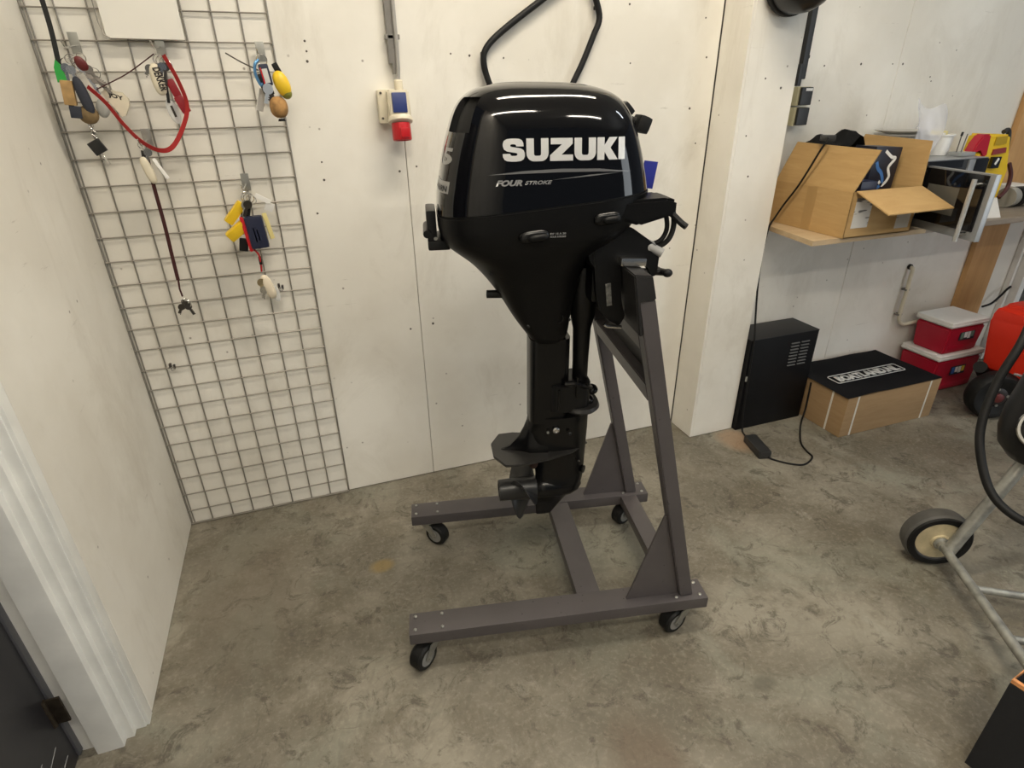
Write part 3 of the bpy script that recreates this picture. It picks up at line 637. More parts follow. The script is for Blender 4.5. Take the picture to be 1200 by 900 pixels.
# ------------------------------------------------------------------ hooks and key bunches
def hook(x, z, label):
    t = thing('display_hook', label, 'hook', (x, 2.09, z)); o = (x, 2.09, z)
    obj('back_plate', box(NB(), (x, 2.0925, z+.012), (.024, .0025, .052), .0008), ZINC, t, o)
    obj('prong', tube(NB(), [(x, 2.092, z+.006), (x-.003, 2.06, z+.002), (x-.006, 2.02, z-.002), (x-.008, 2.0, z+.014)], .0021, 8, 4), CHROME, t, o); return t
class Bunch:
    def __init__(s, name, label, x, z, cat='key bunch', y=2.055):
        s.o = Vector((x, y, z)); s.t = thing(name, label, cat, s.o)
    def p(s, name, bm, m, smooth=40, label=None):
        o = obj(name, bm, m, s.t, s.o, smooth)
        if label: o['label'] = label
        return o
    def ring(s, c, r_=.012, n=(0, 1, .4), t=.0012):
        x, y, z = frame(n); c = Vector(c)
        s.p('key_ring', tube(NB(), [c+x*math.cos(2*PI*k/18)*r_+y*math.sin(2*PI*k/18)*r_ for k in range(18)], t, 6, close=True), CHROME)
    def key(s, top, ang, L=.055, m=None, y=0, bow=.011):
        b = NB(); d = Vector((math.sin(ang), y, -math.cos(ang))).normalized(); n = Vector((math.cos(ang), .25, math.sin(ang))).normalized(); f = d.cross(n)
        T = Vector(top); lathe(b, [(bow*.35, -.001), (bow, -.001), (bow, .001), (bow*.35, .001)], T+d*bow, f, 16)
        M = Matrix((n, f, d)).transposed(); box(b, T+d*(bow*1.8+(L-bow*1.8)/2), (.0075, .0022, L-bow*1.8), .0006, M, 1)
        for k in range(4): box(b, T+d*(L*.6+.005*k)+n*.0045, (.0026, .0020, .003), 0, M)
        s.p('key', b, m or CHROME)
    def float_(s, c, size, ang, m, ex=1, tilt=.25, name='float', turn=0):
        b = NB(); M = Matrix.Rotation(ang, 3, 'Y')@Matrix.Rotation(turn, 3, 'Z')@Matrix.Rotation(tilt, 3, 'X'); ell(b, c, size, M, ex=ex); return s.p(name, b, m)
    def slab(s, c, size, ang, m, name='tag', turn=0, bev=.003):
        b = NB(); M = Matrix.Rotation(ang, 3, 'Y')@Matrix.Rotation(turn, 3, 'Z'); box(b, c, size, bev, M); return s.p(name, b, m)
    def print_(s, text, c, w_, h_, ang, y, m, turn=0):
        b = fit(textbm(text, 1, .03), -w_/2, w_/2, -h_/2, h_); M = Matrix.Rotation(ang, 3, 'Y')@Matrix.Rotation(turn, 3, 'Z'); c = Vector((c[0], y, c[1]))
        mapbm(b, lambda x, yy: c+M@Vector((x, 0, yy))); s.p('lettering', solid(b, (0, .0006, 0)), m, 0)
def ribbon(bm, pts, w_, t=.0012, nrm=(0, 1, 0), smooth=6):
    pts = smoothpath(pts, smooth); n = len(pts); N = Vector(nrm); rows = []
    for i, p in enumerate(pts):
        d = (pts[min(i+1, n-1)]-pts[max(i-1, 0)]).normalized(); s = d.cross(N).normalized()*w_/2; f = s.cross(d).normalized()*t/2
        rows.append([bm.verts.new(p-s-f), bm.verts.new(p+s-f), bm.verts.new(p+s+f), bm.verts.new(p-s+f)])
    for a, b_ in zip(rows, rows[1:]):
        for k in range(4): bm.faces.new((a[k], a[(k+1) % 4], b_[(k+1) % 4], b_[k]))
    bm.faces.new(rows[0][::-1]); bm.faces.new(rows[-1]); return bm
TAN = mat('tan_wood_float', (.40, .25, .10), .7, noise=.3, nscale=40)
NVF = mat('dark_navy_foam', (.022, .026, .040), .7)
GRN = mat('green_plastic', (.02, .33, .05), .5)
GRY = mat('grey_foam', (.42, .42, .40), .7)
PRT = mat('dark_print', (.03, .025, .02), .7)
CLR = mat('clear_tag', (.75, .76, .76), .25, alpha=.55)
DKM = mat('dark_key_metal', (.10, .09, .08), .35, metal=.9)
hook(-.500, 1.628, 'steel prong hook at the left, holding the largest key bunch')
hook(-.296, 1.628, 'steel prong hook holding the cream float with black letters')
hook(-.390, 1.388, 'short steel hook above the long dark red lanyard')
hook(-.035, 1.612, 'steel prong hook at the grid edge above the cork ball')
hook(-.149, 1.252, 'steel hook above the yellow floats and red and navy float')
# 1: the large bunch on the left
B = Bunch('key_bunch', 'large key bunch with green, tan, navy and brown floats on the left hook', -.512, 1.60)
B.p('lanyard', ribbon(NB(), [(-.533, 2.05, 1.80), (-.532, 2.045, 1.68), (-.537, 2.04, 1.60), (-.545, 2.045, 1.53), (-.540, 2.05, 1.47)], .012), mat('black_webbing', (.012, .012, .012), .8))
for i, (dx, dz) in enumerate(((0, 0), (.014, -.008), (-.012, -.012), (.022, .004), (.004, -.02))): B.ring((-.508+dx, 2.035+.006*i, 1.600+dz), .012+.002*(i % 3), (.3*i-.5, 1, .3))
B.p('green_tag', prism(NB(), [(-.551, 1.545), (-.528, 1.548), (-.532, 1.585), (-.541, 1.598), (-.549, 1.580)], 2.028, 2.034, lambda a, b_, d: (a, d, b_)), GRN)
B.slab((-.534, 2.030, 1.520), (.028, .016, .060), .10, TAN, 'wood_float'); B.slab((-.530, 2.030, 1.473), (.028, .017, .030), .10, NVF, 'float_end')
B.float_((-.501, 2.028, 1.512), (.014, .010, .048), -.16, NVF, .8, 0); B.float_((-.505, 2.034, 1.466), (.025, .014, .024), 0, mat('brown_cork_disc', (.20, .135, .06), .8, noise=.4, nscale=50), 1, 0)
B.float_((-.467, 2.038, 1.482), (.016, .010, .026), .2, GRY); 
B.p('wedge_float', prism(NB(), [(-.450, 1.530), (-.412, 1.520), (-.400, 1.505), (-.402, 1.488), (-.418, 1.462), (-.428, 1.460), (-.462, 1.520)], 2.040, 2.054, lambda a, b_, d: (a, d, b_)), CREAM)
B.p('float_print', solid(mapbm(fit(textbm('JOY', 1, .03), 0, .034, 0, .016), lambda x, y: (-.446+x, 2.0398, 1.508-.35*x+y*.9)), (0, -.0005, 0)), PRT, 0)
for (x, z, a, l) in ((-.478, 1.585, .55, .06), (-.470, 1.560, .7, .055), (-.522, 1.590, -.1, .07), (-.490, 1.590, .35, .08), (-.480, 1.57, .9, .05), (-.515, 1.585, .2, .075)): B.key((x, 2.030, z), a, l, CHROME if l > .065 else DKM)
B.float_((-.484, 2.028, 1.588), (.013, .008, .020), -.4, mat('maroon_plastic', (.12, .012, .012), .5)); B.ring((-.462, 2.034, 1.566), .014, (.2, 1, .1))
for k in range(4): B.ring((-.508+.001*k, 2.036, 1.440-.010*k), .006, (k % 2, 1-(k % 2), .1), .001)
B.slab((-.508, 2.036, 1.384), (.034, .012, .036), -.45, mat('black_plastic', (.010, .010, .010), .35), 'key_head'); B.p('key_blade', box(NB(), (-.497, 2.036, 1.352), (.006, .0025, .03), .0005, Matrix.Rotation(-.45, 3, 'Y'), 1), CHROME)
# red strap hung between the two hooks
t = Bunch('key_strap', 'bright red webbing strap looping between the two upper hooks', -.36, 1.40, 'strap')
t.p('webbing', ribbon(NB(), [(-.484, 2.020, 1.535), (-.452, 2.018, 1.495), (-.424, 2.016, 1.441), (-.393, 2.015, 1.397), (-.355, 2.012, 1.372), (-.318, 2.008, 1.378), (-.278, 2.006, 1.428), (-.253, 2.008, 1.486), (-.262, 2.012, 1.550), (-.283, 2.018, 1.610)], .013, .0014, (.75, 1, .25)), RIB)
t.p('cord', tube(NB(), [(-.305, 2.015, 1.612), (-.367, 2.02, 1.574), (-.403, 2.02, 1.555), (-.465, 2.022, 1.528)], .0016, 6, 4), DRED)
# 2: float with the name
B = Bunch('key_bunch', 'key bunch with cream float lettered in black and dark red float', -.296, 1.60)
for i in range(4): B.ring((-.300+.006*i, 2.03+.006*i, 1.600-.004*i), .013, (.4*i-.5, 1, .3))
B.float_((-.312, 2.024, 1.551), (.017, .011, .040), -.08, CREAM, .8, 0)
B.print_('DEKKER', (-.3075, 1.551), .058, .013, R(82), 2.0125, PRT)
B.slab((-.279, 2.028, 1.530), (.022, .013, .046), -.30, mat('deep_red_plastic', (.26, .012, .020), .35), 'red_float', 0, .006); B.slab((-.266, 2.024, 1.488), (.024, .015, .046), -.35, MATS['deep_red_plastic'], 'red_float', 0, .006)
B.float_((-.295, 2.036, 1.471), (.015, .004, .034), -.2, CLR, 1, 0, 'clear_tag'); B.slab((-.294, 2.031, 1.471), (.006, .001, .030), -.2, PRT, 'printed_bar', 0, .0003)
B.slab((-.298, 2.034, 1.522), (.008, .010, .06), .1, mat('black_plastic', (.010, .010, .010), .35), 'strap_loop'); B.key((-.283, 2.02, 1.592), -.25, .07, DKM); B.key((-.290, 2.018, 1.592), -.32, .06)
B.key((-.318, 2.02, 1.585), -.75, .03)
# 3: cream floats with the long lanyard
B = Bunch('key_bunch', 'two cream floats with a long dark red lanyard and ring below', -.392, 1.385)
B.ring((-.396, 2.03, 1.385), .011, (.2, 1, .3)); B.ring((-.388, 2.034, 1.378), .012, (-.6, 1, .2))
B.float_((-.396, 2.024, 1.318), (.012, .012, .038), -.22, CREAM, .7, 0); B.slab((-.366, 2.032, 1.320), (.010, .020, .062), -.42, WHITE, 'white_float', .3, .003)
B.slab((-.400, 2.034, 1.350), (.012, .006, .044), .1, mat('black_plastic', (.010, .010, .010), .35), 'fob'); B.key((-.382, 2.026, 1.376), -.35, .05)
B.p('lanyard', ribbon(NB(), [(-.392, 2.034, 1.36), (-.396, 2.036, 1.276), (-.397, 2.04, 1.158), (-.401, 2.045, 1.063), (-.404, 2.05, .985)], .011, .0012, (.2, 1, 0)), DRED)
B.p('cord', tube(NB(), [(-.403, 2.05, .99), (-.407, 2.052, .955), (-.405, 2.053, .930)], .0028, 8), DRED)
for k in range(3): B.ring((-.404+.003*k, 2.055, .912-.003*k), .010+.002*k, (.5*k-.4, 1, .2), .0016)
B.key((-.41, 2.052, .905), -.55, .035, DKM); B.key((-.400, 2.052, .905), .35, .042, DKM); B.slab((-.403, 2.056, .908), (.016, .012, .012), .3, DKM, 'ring_hub')
# 4: yellow float and cork ball
B = Bunch('key_bunch', 'yellow float and cork ball with blue snap hook at the grid edge', -.030, 1.60)
B.ring((-.034, 2.03, 1.600), .012, (.2, 1, .3))
B.p('snap_hook', tube(NB(), [(-.040, 2.02, 1.60), (-.050, 2.018, 1.59), (-.053, 2.018, 1.57), (-.046, 2.018, 1.548), (-.040, 2.018, 1.55)], .0035, 8, 4), mat('pale_blue_anodised', (.12, .30, .55), .3, metal=.6))
B.slab((-.031, 2.014, 1.568), (.022, .007, .046), -.12, NAVY, 'fob', 0, .004); B.slab((-.030, 2.0095, 1.566), (.012, .002, .030), -.12, mat('pale_label', (.55, .55, .53), .5), 'fob_label', 0, .0005); B.slab((-.038, 2.010, 1.566), (.003, .003, .034), -.12, RED, 'fob_edge', 0, .0005)
B.float_((.002, 2.018, 1.549), (.0175, .0165, .029), -.32, YEL, .9, 0); B.float_((.009, 2.019, 1.529), (.0125, .013, .013), -.3, mat('olive_float_end', (.20, .20, .03), .5), 1, 0)
B.float_((-.014, 2.022, 1.499), (.021, .021, .024), 0, CORK, .85, 0, 'cork_ball'); B.p('cork_plug', lathe(NB(), [(.007, 0), (.009, .006)], (-.012, 2.022, 1.474), (0, 0, -1), 12), RUB)
B.slab((-.036, 2.030, 1.548), (.024, .012, .05), -.3, mat('black_plastic', (.010, .010, .010), .35), 'black_float', 0, .006); B.key((-.027, 2.010, 1.550), -.35, .045, mat('pale_steel', (.62, .68, .75), .3, metal=.6), 0, .012)
B.p('stiff_wire', tube(NB(), [(-.045, 2.03, 1.578), (-.08, 2.015, 1.595), (-.108, 2.005, 1.612)], .0016, 6, 4), DKM); B.slab((-.052, 2.05, 1.515), (.018, .003, .05), .35, WHITE, 'paper_tag', .5, .0008)
B.slab((-.004, 2.026, 1.582), (.014, .01, .024), -.4, RUB, 'strap'); B.key((-.032, 2.024, 1.535), .1, .04, DKM)
B.t.scale = (1.22, 1.22, 1.22)
# 5: yellow floats, red and navy float
B = Bunch('key_bunch', 'key bunch with two yellow floats and a red edged navy float', -.150, 1.235)
for i in range(3): B.ring((-.152+.006*i, 2.03, 1.230-.004*i), .013, (.5*i-.5, 1, .3))
B.slab((-.186, 2.026, 1.192), (.024, .020, .066), .75, YEL, 'yellow_float', .2, .007); B.slab((-.190, 2.022, 1.146), (.028, .024, .058), .95, YEL, 'yellow_float', .2, .007)
B.slab((-.142, 2.016, 1.140), (.046, .022, .086), -.06, NAVY, 'navy_float', 0, .008); B.slab((-.168, 2.018, 1.136), (.010, .018, .092), -.10, RED, 'red_edge', 0, .004)

for dx, l_ in ((-.139, .030), (-.147, .038)): B.slab((dx, 2.0055, 1.134), (.0035, .001, l_), -.10, mat('pale_print', (.30, .30, .32), .5), 'printed_bar', 0, .0003)
B.slab((-.182, 2.03, 1.107), (.022, .012, .034), .2, RUB, 'black_tag'); B.slab((-.112, 2.030, 1.222), (.040, .004, .012), .55, WHITE, 'white_tag', 0, .001); B.slab((-.100, 2.034, 1.200), (.022, .004, .022), .5, WHITE, 'white_tag', .3, .001)
B.slab((-.112, 2.036, 1.150), (.012, .008, .070), -.15, mat('pale_yellow_foam', (.70, .60, .25), .6), 'pale_float', .3, .003); B.key((-.152, 2.012, 1.222), -.35, .055); B.key((-.145, 2.012, 1.222), -.5, .05, DKM); B.slab((-.160, 2.026, 1.190), (.022, .012, .03), .3, RUB, 'strap')
B.p('cord', tube(NB(), [(-.160, 2.022, 1.095), (-.150, 2.02, 1.080), (-.149, 2.022, 1.060), (-.152, 2.03, 1.03)], .0026, 8, 4), RED); B.slab((-.149, 2.024, 1.062), (.008, .008, .022), 0, RUB, 'cord_end', 0, .002)
B.float_((-.142, 2.03, .985), (.014, .010, .036), -.25, mat('ivory_float', (.74, .66, .52), .5), .8, 0); B.float_((-.128, 2.04, .962), (.011, .004, .026), -.2, CLR, 1, 0, 'clear_tag'); B.key((-.157, 2.022, 1.012), -.12, .04, mat('brass_key', (.42, .34, .20), .4, metal=.8)); B.key((-.152, 2.022, .99), -.3, .035)
B.t.scale = (1.18, 1.18, 1.18)
# small clips left on the wires
for (x, z, lb) in ((-.501, .680, 'small dark clip on the lower left of the wire grid'), (-.107, .917, 'small ring clip on the wire grid below the yellow floats')):
    B = Bunch('wire_clip', lb, x, z, 'clip', 2.088)
    B.p('clip_body', box(NB(), (x-.005, 2.087, z+.004), (.008, .012, .018), .002), DKM); B.p('clip_body', box(NB(), (x+.006, 2.087, z), (.007, .012, .014), .002), DKM); B.ring((x, 2.082, z-.006), .007, (0, 1, .3), .0015)

# ================================================================== things on the back wall
GREYP = mat('grey_pvc', (.20, .19, .175), .5)
so = thing('power_socket', 'cream wall socket with blue cover and red plug below the grey conduit', 'socket', (.345, YB, 1.38)); o_ = (.345, YB, 1.38)
b = NB(); box(b, (.338, 2.098, 1.472), (.094, .038, .100), .010); obj('base_plate', b, CREAM, so, o_)
b = NB(); prism(b, [(2.08, 1.425), (2.052, 1.425), (2.035, 1.437), (2.045, 1.520), (2.08, 1.520)], .318, .386, lambda a, bb, d: (d, a, bb)); bmesh.ops.bevel(b, geom=b.edges[:], offset=.005, segments=2, affect='EDGES'); bd = obj('body', b, CREAM, so, o_)
b = NB(); box(b, (.352, 2.0375, 1.484), (.046, .012, .058), .004, Matrix.Rotation(-.12, 3, 'X')); obj('cover_flap', b, BLUE, so, o_)
b = NB(); lathe(b, [(.038, 0), (.040, .004), (.040, .014), (.034, .018)], (.352, 2.055, 1.440), (0, -.35, -1), 24); obj('collar', b, CREAM, so, o_)
b = NB(); lathe(b, [(.030, 0), (.031, .048), (.029, .052), (.024, .052), (.024, .03)], (.352, 2.049, 1.424), (0, -.15, -1), 24); pl = obj('plug', b, RED, so, o_)
b = NB(); box(b, (.358, 2.016, 1.398), (.030, .018, .028), .004); obj('plug_latch', b, RED, pl, (0, 0, 0)); pl.children[0].location = -Vector(o_)
for (x, z) in ((.301, 1.512), (.301, 1.438), (.380, 1.512)): obj('screw', lathe(NB(), [(.004, 0), (.004, .002)], (x, 2.079, z), (0, -1, 0), 8), HOLE, so, o_)
b = NB(); lathe(b, [(.014, 0), (.014, .026), (.011, .03)], (.362, 2.085, 1.520), (0, 0, 1), 16); obj('gland', b, CREAM, so, o_)
cd = thing('cable_conduit', 'grey cable conduit running down the wall to the cream socket', 'conduit', (.358, YB, 1.55)); o_ = (.358, YB, 1.55)
obj('channel', box(NB(), (.352, 2.104, 1.86), (.022, .024, .53), .003), GREYP, cd, o_)
obj('channel_end', box(NB(), (.359, 2.100, 1.60), (.018, .018, .07), .003), GREYP, cd, o_)
obj('cable', tube(NB(), [(.366, 2.088, 2.12), (.367, 2.088, 1.80), (.368, 2.088, 1.65), (.366, 2.086, 1.58), (.362, 2.085, 1.545)], .006, 8), mat('light_grey_cable', (.33, .32, .30), .5), cd, o_)
obj('clip', box(NB(), (.358, 2.100, 1.668), (.046, .016, .014), .003), GREYP, cd, o_)
# black cable loop on the wall behind the motor
o_ = (.85, YB, 1.62); lp = thing('cable_loop', 'thick black cable looped on the wall above the outboard', 'cable', o_)
obj('cable', tube(NB(), [(1.02, 2.095, 1.90), (1.055, 2.095, 1.80), (1.076, 2.095, 1.735), (1.055, 2.095, 1.68), (1.017, 2.095, 1.597), (.975, 2.095, 1.52), (.93, 2.095, 1.42), (.83, 2.095, 1.37), (.73, 2.095, 1.42), (.675, 2.095, 1.53), (.654, 2.095, 1.600), (.668, 2.095, 1.645), (.731, 2.095, 1.697), (.868, 2.095, 1.785), (1.0, 2.095, 1.87)], .0105, 12, 6), RUB, lp, o_)
for p in ((.656, 1.625), (1.068, 1.765)): obj('cable_clip', box(NB(), (p[0], 2.106, p[1]), (.012, .022, .012), .003), RUB, lp, o_)
# black rounded thing at the top of the column, cable channel, double socket
b = NB(); lathe(b, [(.10, 0), (.105, .01), (.105, .09), (.095, .125), (.07, .15), (.03, .158), (.001, .16)], (1.735, YP-.002, 1.847), (0, -1, 0), 40)
dm = obj('alarm_bell', b, mat('black_shell', (.010, .010, .011), .32)); tag(dm, 'round black bell shaped shell fixed high on the white column', 'bell')
obj('rim', lathe(NB(), [(.107, .012), (.110, .016), (.110, .03), (.107, .034)], (1.735, YP-.002, 1.847), (0, -1, 0), 40), RUB, dm)
BLKP = mat('black_trunking', (.022, .022, .022), .45)
b = NB(); box(b, (2.010, 2.104, 1.70), (.026, .024, .31), .003); box(b, (1.995, 2.100, 1.56), (.018, .02, .08), .003); tr = obj('cable_trunking', b, BLKP); tag(tr, 'black cable trunking running down beside the white column', 'trunking')
obj('clip', box(NB(), (2.026, 2.107, 1.625), (.012, .018, .012), .002), BLKP, tr)
ds = thing('double_socket', 'pair of black covered wall sockets stacked beside the white column', 'socket', (2.01, YB, 1.38)); o_ = (2.01, YB, 1.38)
for z in (1.483, 1.408):
    obj('socket_box', box(NB(), (2.008, 2.092, z), (.066, .048, .070), .004), mat('pale_yellow_plastic', (.52, .48, .30), .5), ds, o_)
    fl = obj('socket_cover', box(NB(), (2.013, 2.062, z), (.056, .014, .066), .004), BLKP, ds, o_)
    if z > 1.45: obj('cover_label', box(NB(), (2.020, 2.0545, z+.024), (.034, .001, .010), .0002, seg=1), WHITE, fl).location = (0, 0, 0); fl.children[0].data.transform(Matrix.Translation(-Vector(o_)))
# pale pipe bend low on the right wall
pp = thing('water_pipe', 'pale bent pipe on the wall above the red coolers', 'pipe', (3.0, YB, .33)); o_ = (3.0, YB, .33)
obj('pipe', tube(NB(), [(2.985, 2.11, .665), (2.985, 2.092, .655), (2.983, 2.09, .60), (2.987, 2.09, .53), (2.985, 2.09, .44), (2.995, 2.09, .375), (3.03, 2.09, .345), (3.08, 2.09, .342), (3.2, 2.09, .352)], .010, 12, 5), CREAM, pp, o_)
for z in (.545, .405): obj('pipe_clip', box(NB(), (2.988, 2.100, z), (.026, .03, .010), .002), GREYP, pp, o_)
obj('pipe_cap', lathe(NB(), [(.014, 0), (.014, .012)], (2.985, 2.116, .665), (0, -1, 0), 14), RUB, pp, o_)
# tall wooden plank against the wall
WOODP = wood_mat('orange_plank', (.42, .23, .085), (.56, .33, .14), 2.5, (9, 9, .8))
tag(obj('wooden_plank', box(NB(), (3.52, 2.101, 1.2), (.215, .030, 2.4), .003), WOODP), 'tall orange brown wooden plank upright against the wall near the jamb', 'plank')
o = tag(obj('loose_cable', tube(NB(), [(3.64, 2.082, .37), (3.70, 2.075, .385), (3.75, 2.07, .43), (3.80, 2.08, .455), (3.825, 2.08, .47)], .006, 8, 5), RUB), 'short dark cable running from the plank to the white jamb', 'cable')

# ================================================================== wall shelf and what stands on it
SZ = .98
SHW = wood_mat('pale_shelf_wood', (.42, .30, .17), (.52, .39, .24), 3, (.8, 9, 9))
SHG = wood_mat('grey_oak_laminate', (.20, .165, .13), (.27, .225, .18), 3, (.8, 9, 9))
tag(obj('shelf_board', prism(NB(), [(1.853, 1.718), (2.465, 1.722), (2.465, 2.115), (1.925, 2.115)], SZ-.020, SZ, lambda a, bb, d: (a, bb, d)), SHW, smooth=0), 'pale wooden shelf board under the open carton beside the column', 'shelf')
ws = obj('worktop', box(NB(), (3.145, 1.905, SZ-.0125), (1.35, .340, .025), .002, seg=1), SHG); tag(ws, 'grey oak laminate worktop under the microwave and yellow tool', 'worktop')
# open carton
ct = thing('open_carton', 'open cardboard carton with raised flaps on the wall shelf', 'carton', (2.16, 1.91, SZ)); o_ = (2.16, 1.91, SZ)
x0, x1, y0, y1, z0, z1 = 1.985, 2.342, 1.704, 2.108, SZ+.0005, 1.155
T = .005
for nm, c, s in (('bottom', ((x0+x1)/2, (y0+y1)/2, z0+T/2), (x1-x0, y1-y0, T)), ('side', ((x0+x1)/2, y0+T/2, (z0+z1)/2), (x1-x0, T, z1-z0)), ('side', ((x0+x1)/2, y1-T/2, (z0+z1)/2), (x1-x0, T, z1-z0)),
                 ('side', (x0+T/2, (y0+y1)/2, (z0+z1)/2), (T, y1-y0, z1-z0)), ('side', (x1-T/2, (y0+y1)/2, (z0+z1)/2), (T, y1-y0, z1-z0))):
    obj(nm, box(NB(), c, s, .001, seg=1), CARD, ct, o_, 0)
def flap(pts, n, parent, o, m=CARD):
    b = NB(); n = Vector(n)*.0045; a = [b.verts.new(Vector(p)) for p in pts]; c = [b.verts.new(Vector(p)+n) for p in pts]; k = len(pts)
    b.faces.new(a[::-1]); b.faces.new(c)
    for i in range(k): b.faces.new((a[i], a[(i+1) % k], c[(i+1) % k], c[i]))
    return obj('flap', b, m, parent, o, 0)
flap([(x0, y0, z1), (x0, y1, z1), (x0+.024, y1-.055, 1.312), (x0+.026, y0-.050, 1.307)], (1, 0, 0), ct, o_)
flap([(x1-.005, y0+.002, z1), (x1-.005, y1-.01, z1), (x1+.018, y1-.07, 1.332), (x1+.024, y0+.03, 1.322)], (1, 0, 0), ct, o_)
flap([(x0+.015, y0, z1), (x1, y0, z1), (x1-.01, y0-.155, 1.097), (x0+.02, y0-.152, 1.093)], (0, 0, 1), ct, o_)
obj('tape', box(NB(), (x0-.0005, 1.90, 1.068), (.001, .05, .172), .0002, seg=1), mat('brown_tape', (.40, .25, .10), .35), ct, o_)
LBL = NT('shipping_label'); st_ = LBL.noise(60, 2, stretch=(.15, 1, 1)); LBL.col(LBL.mix(LBL.ramp(st_, .56, .60), (.62, .60, .56), (.12, .11, .10))); LBL = LBL.m
obj('shipping_label', box(NB(), (2.055, y0-.0004, 1.075), (.085, .001, .115), .0002, seg=1), LBL, ct, o_)
obj('shipping_label', box(NB(), (2.285, y0-.0004, 1.03), (.075, .001, .06), .0002, seg=1), LBL, ct, o_)
bx = obj('product_box', box(NB(), (2.237, 1.86, 1.145), (.14, .10, .31), .002, Matrix.Rotation(.05, 3, 'Y')), mat('black_navy_carton', (.008, .010, .022), .35)); tag(bx, 'black box printed with white and blue swirl inside the open carton', 'box')
for pts, m_, w_ in (([(2.225, 1.285), (2.262, 1.262), (2.285, 1.255), (2.26, 1.222), (2.275, 1.185), (2.25, 1.155), (2.225, 1.17)], WHITE, .012), ([(2.19, 1.245), (2.205, 1.22), (2.23, 1.20), (2.245, 1.165), (2.22, 1.145), (2.195, 1.165)], mat('mid_blue_print', (.05, .16, .42), .4), .014)):
    obj('printed_swirl', ribbon(NB(), [(x+.002, 1.8092, z) for x, z in pts], w_, .0008), m_, bx)
b = NB(); box(b, (2.100, 1.79, 1.09), (.075, .11, .19), .002, Matrix.Rotation(-.1, 3, 'Z')); nb = obj('product_box', b, NAVY); tag(nb, 'small navy box with white print beside the swirl box in the carton', 'box')
obj('lettering', solid(mapbm(fit(textbm('BOX', 1, .02), 0, .06, 0, .02), lambda x, y: (2.125-y*.0+.02+.0*x, 1.7335+.006, 1.105+x)), (0, -.001, 0)), WHITE, nb)
b = NB(); ell(b, (2.085, 1.835, 1.215), (.055, .045, .040)); tag(obj('white_bundle', b, mat('crumpled_white_bag', (.55, .55, .52), .5, bump=.6, bscale=40)), 'crumpled white bag stuffed beside the boxes in the carton', 'bag')
# black cloth
b = NB(); G = []
for i in range(15):
    row = []
    for j in range(13):
        s, t = i/14, j/12; x = 2.02+.26*s; y = 1.925+.165*t
        z = 1.252+.045*math.sin(PI*min(1, s*1.1))+.075*math.exp(-((s-.72)/.16)**2)*(1-.4*t)+.03*math.exp(-((s-.3)/.2)**2)+.012*math.sin(9*s+5*t)+.008*math.sin(17*s-7*t)-.10*max(0, abs(t-.5)-.33)
        row.append(b.verts.new((x, y, z)))
    G.append(row)
for i in range(14):
    for j in range(12): b.faces.new((G[i][j], G[i+1][j], G[i+1][j+1], G[i][j+1]))
bmesh.ops.solidify(b, geom=b.faces[:], thickness=.012)
tag(obj('black_cloth', b, mat('black_fabric', (.006, .006, .007), .85, bump=.4, bscale=120)), 'crumpled black cloth heaped at the back of the open carton', 'cloth')
b = NB(); box(b, (2.14, 2.013, 1.0985), (.24, .17, .225), .004); tag(obj('inner_box', b, CARDD), 'plain brown box under the black cloth in the open carton', 'box')
# microwave with its door standing open
mw = thing('microwave_oven', 'black and silver microwave oven with its door standing open on the worktop', 'microwave', (2.575, 1.93, SZ)); o_ = (2.575, 1.93, SZ)
MWG = mat('silver_grey_paint', (.34, .35, .36), .35, metal=.5); MWB = mat('black_glass', (.006, .006, .007), .07, coat=.5)
X0, X1, Y0, Y1, Z1 = 2.385, 2.755, 1.755, 2.105, 1.243
b = NB()
for c, s in (((X0+.01, (Y0+Y1)/2, (SZ+Z1)/2+.004), (.02, Y1-Y0, Z1-SZ-.008)), ((X1-.045, (Y0+Y1)/2, (SZ+Z1)/2+.004), (.09, Y1-Y0, Z1-SZ-.008)), (((X0+X1)/2, (Y0+Y1)/2, Z1-.02), (X1-X0, Y1-Y0, .04)), (((X0+X1)/2, (Y0+Y1)/2, SZ+.022), (X1-X0, Y1-Y0, .028)), (((X0+X1)/2, Y1-.01, (SZ+Z1)/2+.004), (X1-X0, .02, Z1-SZ-.008))): box(b, c, s, .001, seg=1)
obj('body', b, mat('dark_oven_paint', (.035, .037, .040), .35), mw, o_, 0)
obj('top_panel', box(NB(), ((X0+X1)/2, (Y0+Y1)/2, Z1+.001), (X1-X0+.002, Y1-Y0, .003), .001), MWG, mw, o_)
obj('control_panel', box(NB(), (2.715, Y0-.003, (SZ+Z1)/2+.004), (.075, .008, Z1-SZ-.012), .001), MWB, mw, o_)
obj('control_trim', box(NB(), (2.655, Y0-.003, (SZ+Z1)/2+.004), (.035, .008, Z1-SZ-.012), .001), MWG, mw, o_)
obj('display', box(NB(), (2.50, Y0-.003, Z1-.016), (.20, .008, .030), .001), MWB, mw, o_)
obj('turntable', lathe(NB(), [(.11, 0), (.115, .004), (.11, .006)], (2.52, 1.93, SZ+.037), (0, 0, 1), 32), mat('glass_plate', (.6, .65, .65), .1, alpha=.6), mw, o_)
for (x, y) in ((X0+.03, Y0+.03), (X1-.03, Y0+.03), (X0+.03, Y1-.03), (X1-.03, Y1-.03)): obj('foot', lathe(NB(), [(.012, 0), (.012, .0095)], (x, y, SZ+.0003), (0, 0, 1), 12), RUB, mw, o_)
da = math.atan2(1.451-1.752, 2.343-2.405); dd = Vector((math.cos(da), math.sin(da), 0)); dn = Vector((-dd.y, dd.x, 0)); dn = dn if dn.x < 0 else -dn
DH = Vector((2.405, 1.748, 0)); dL = .308
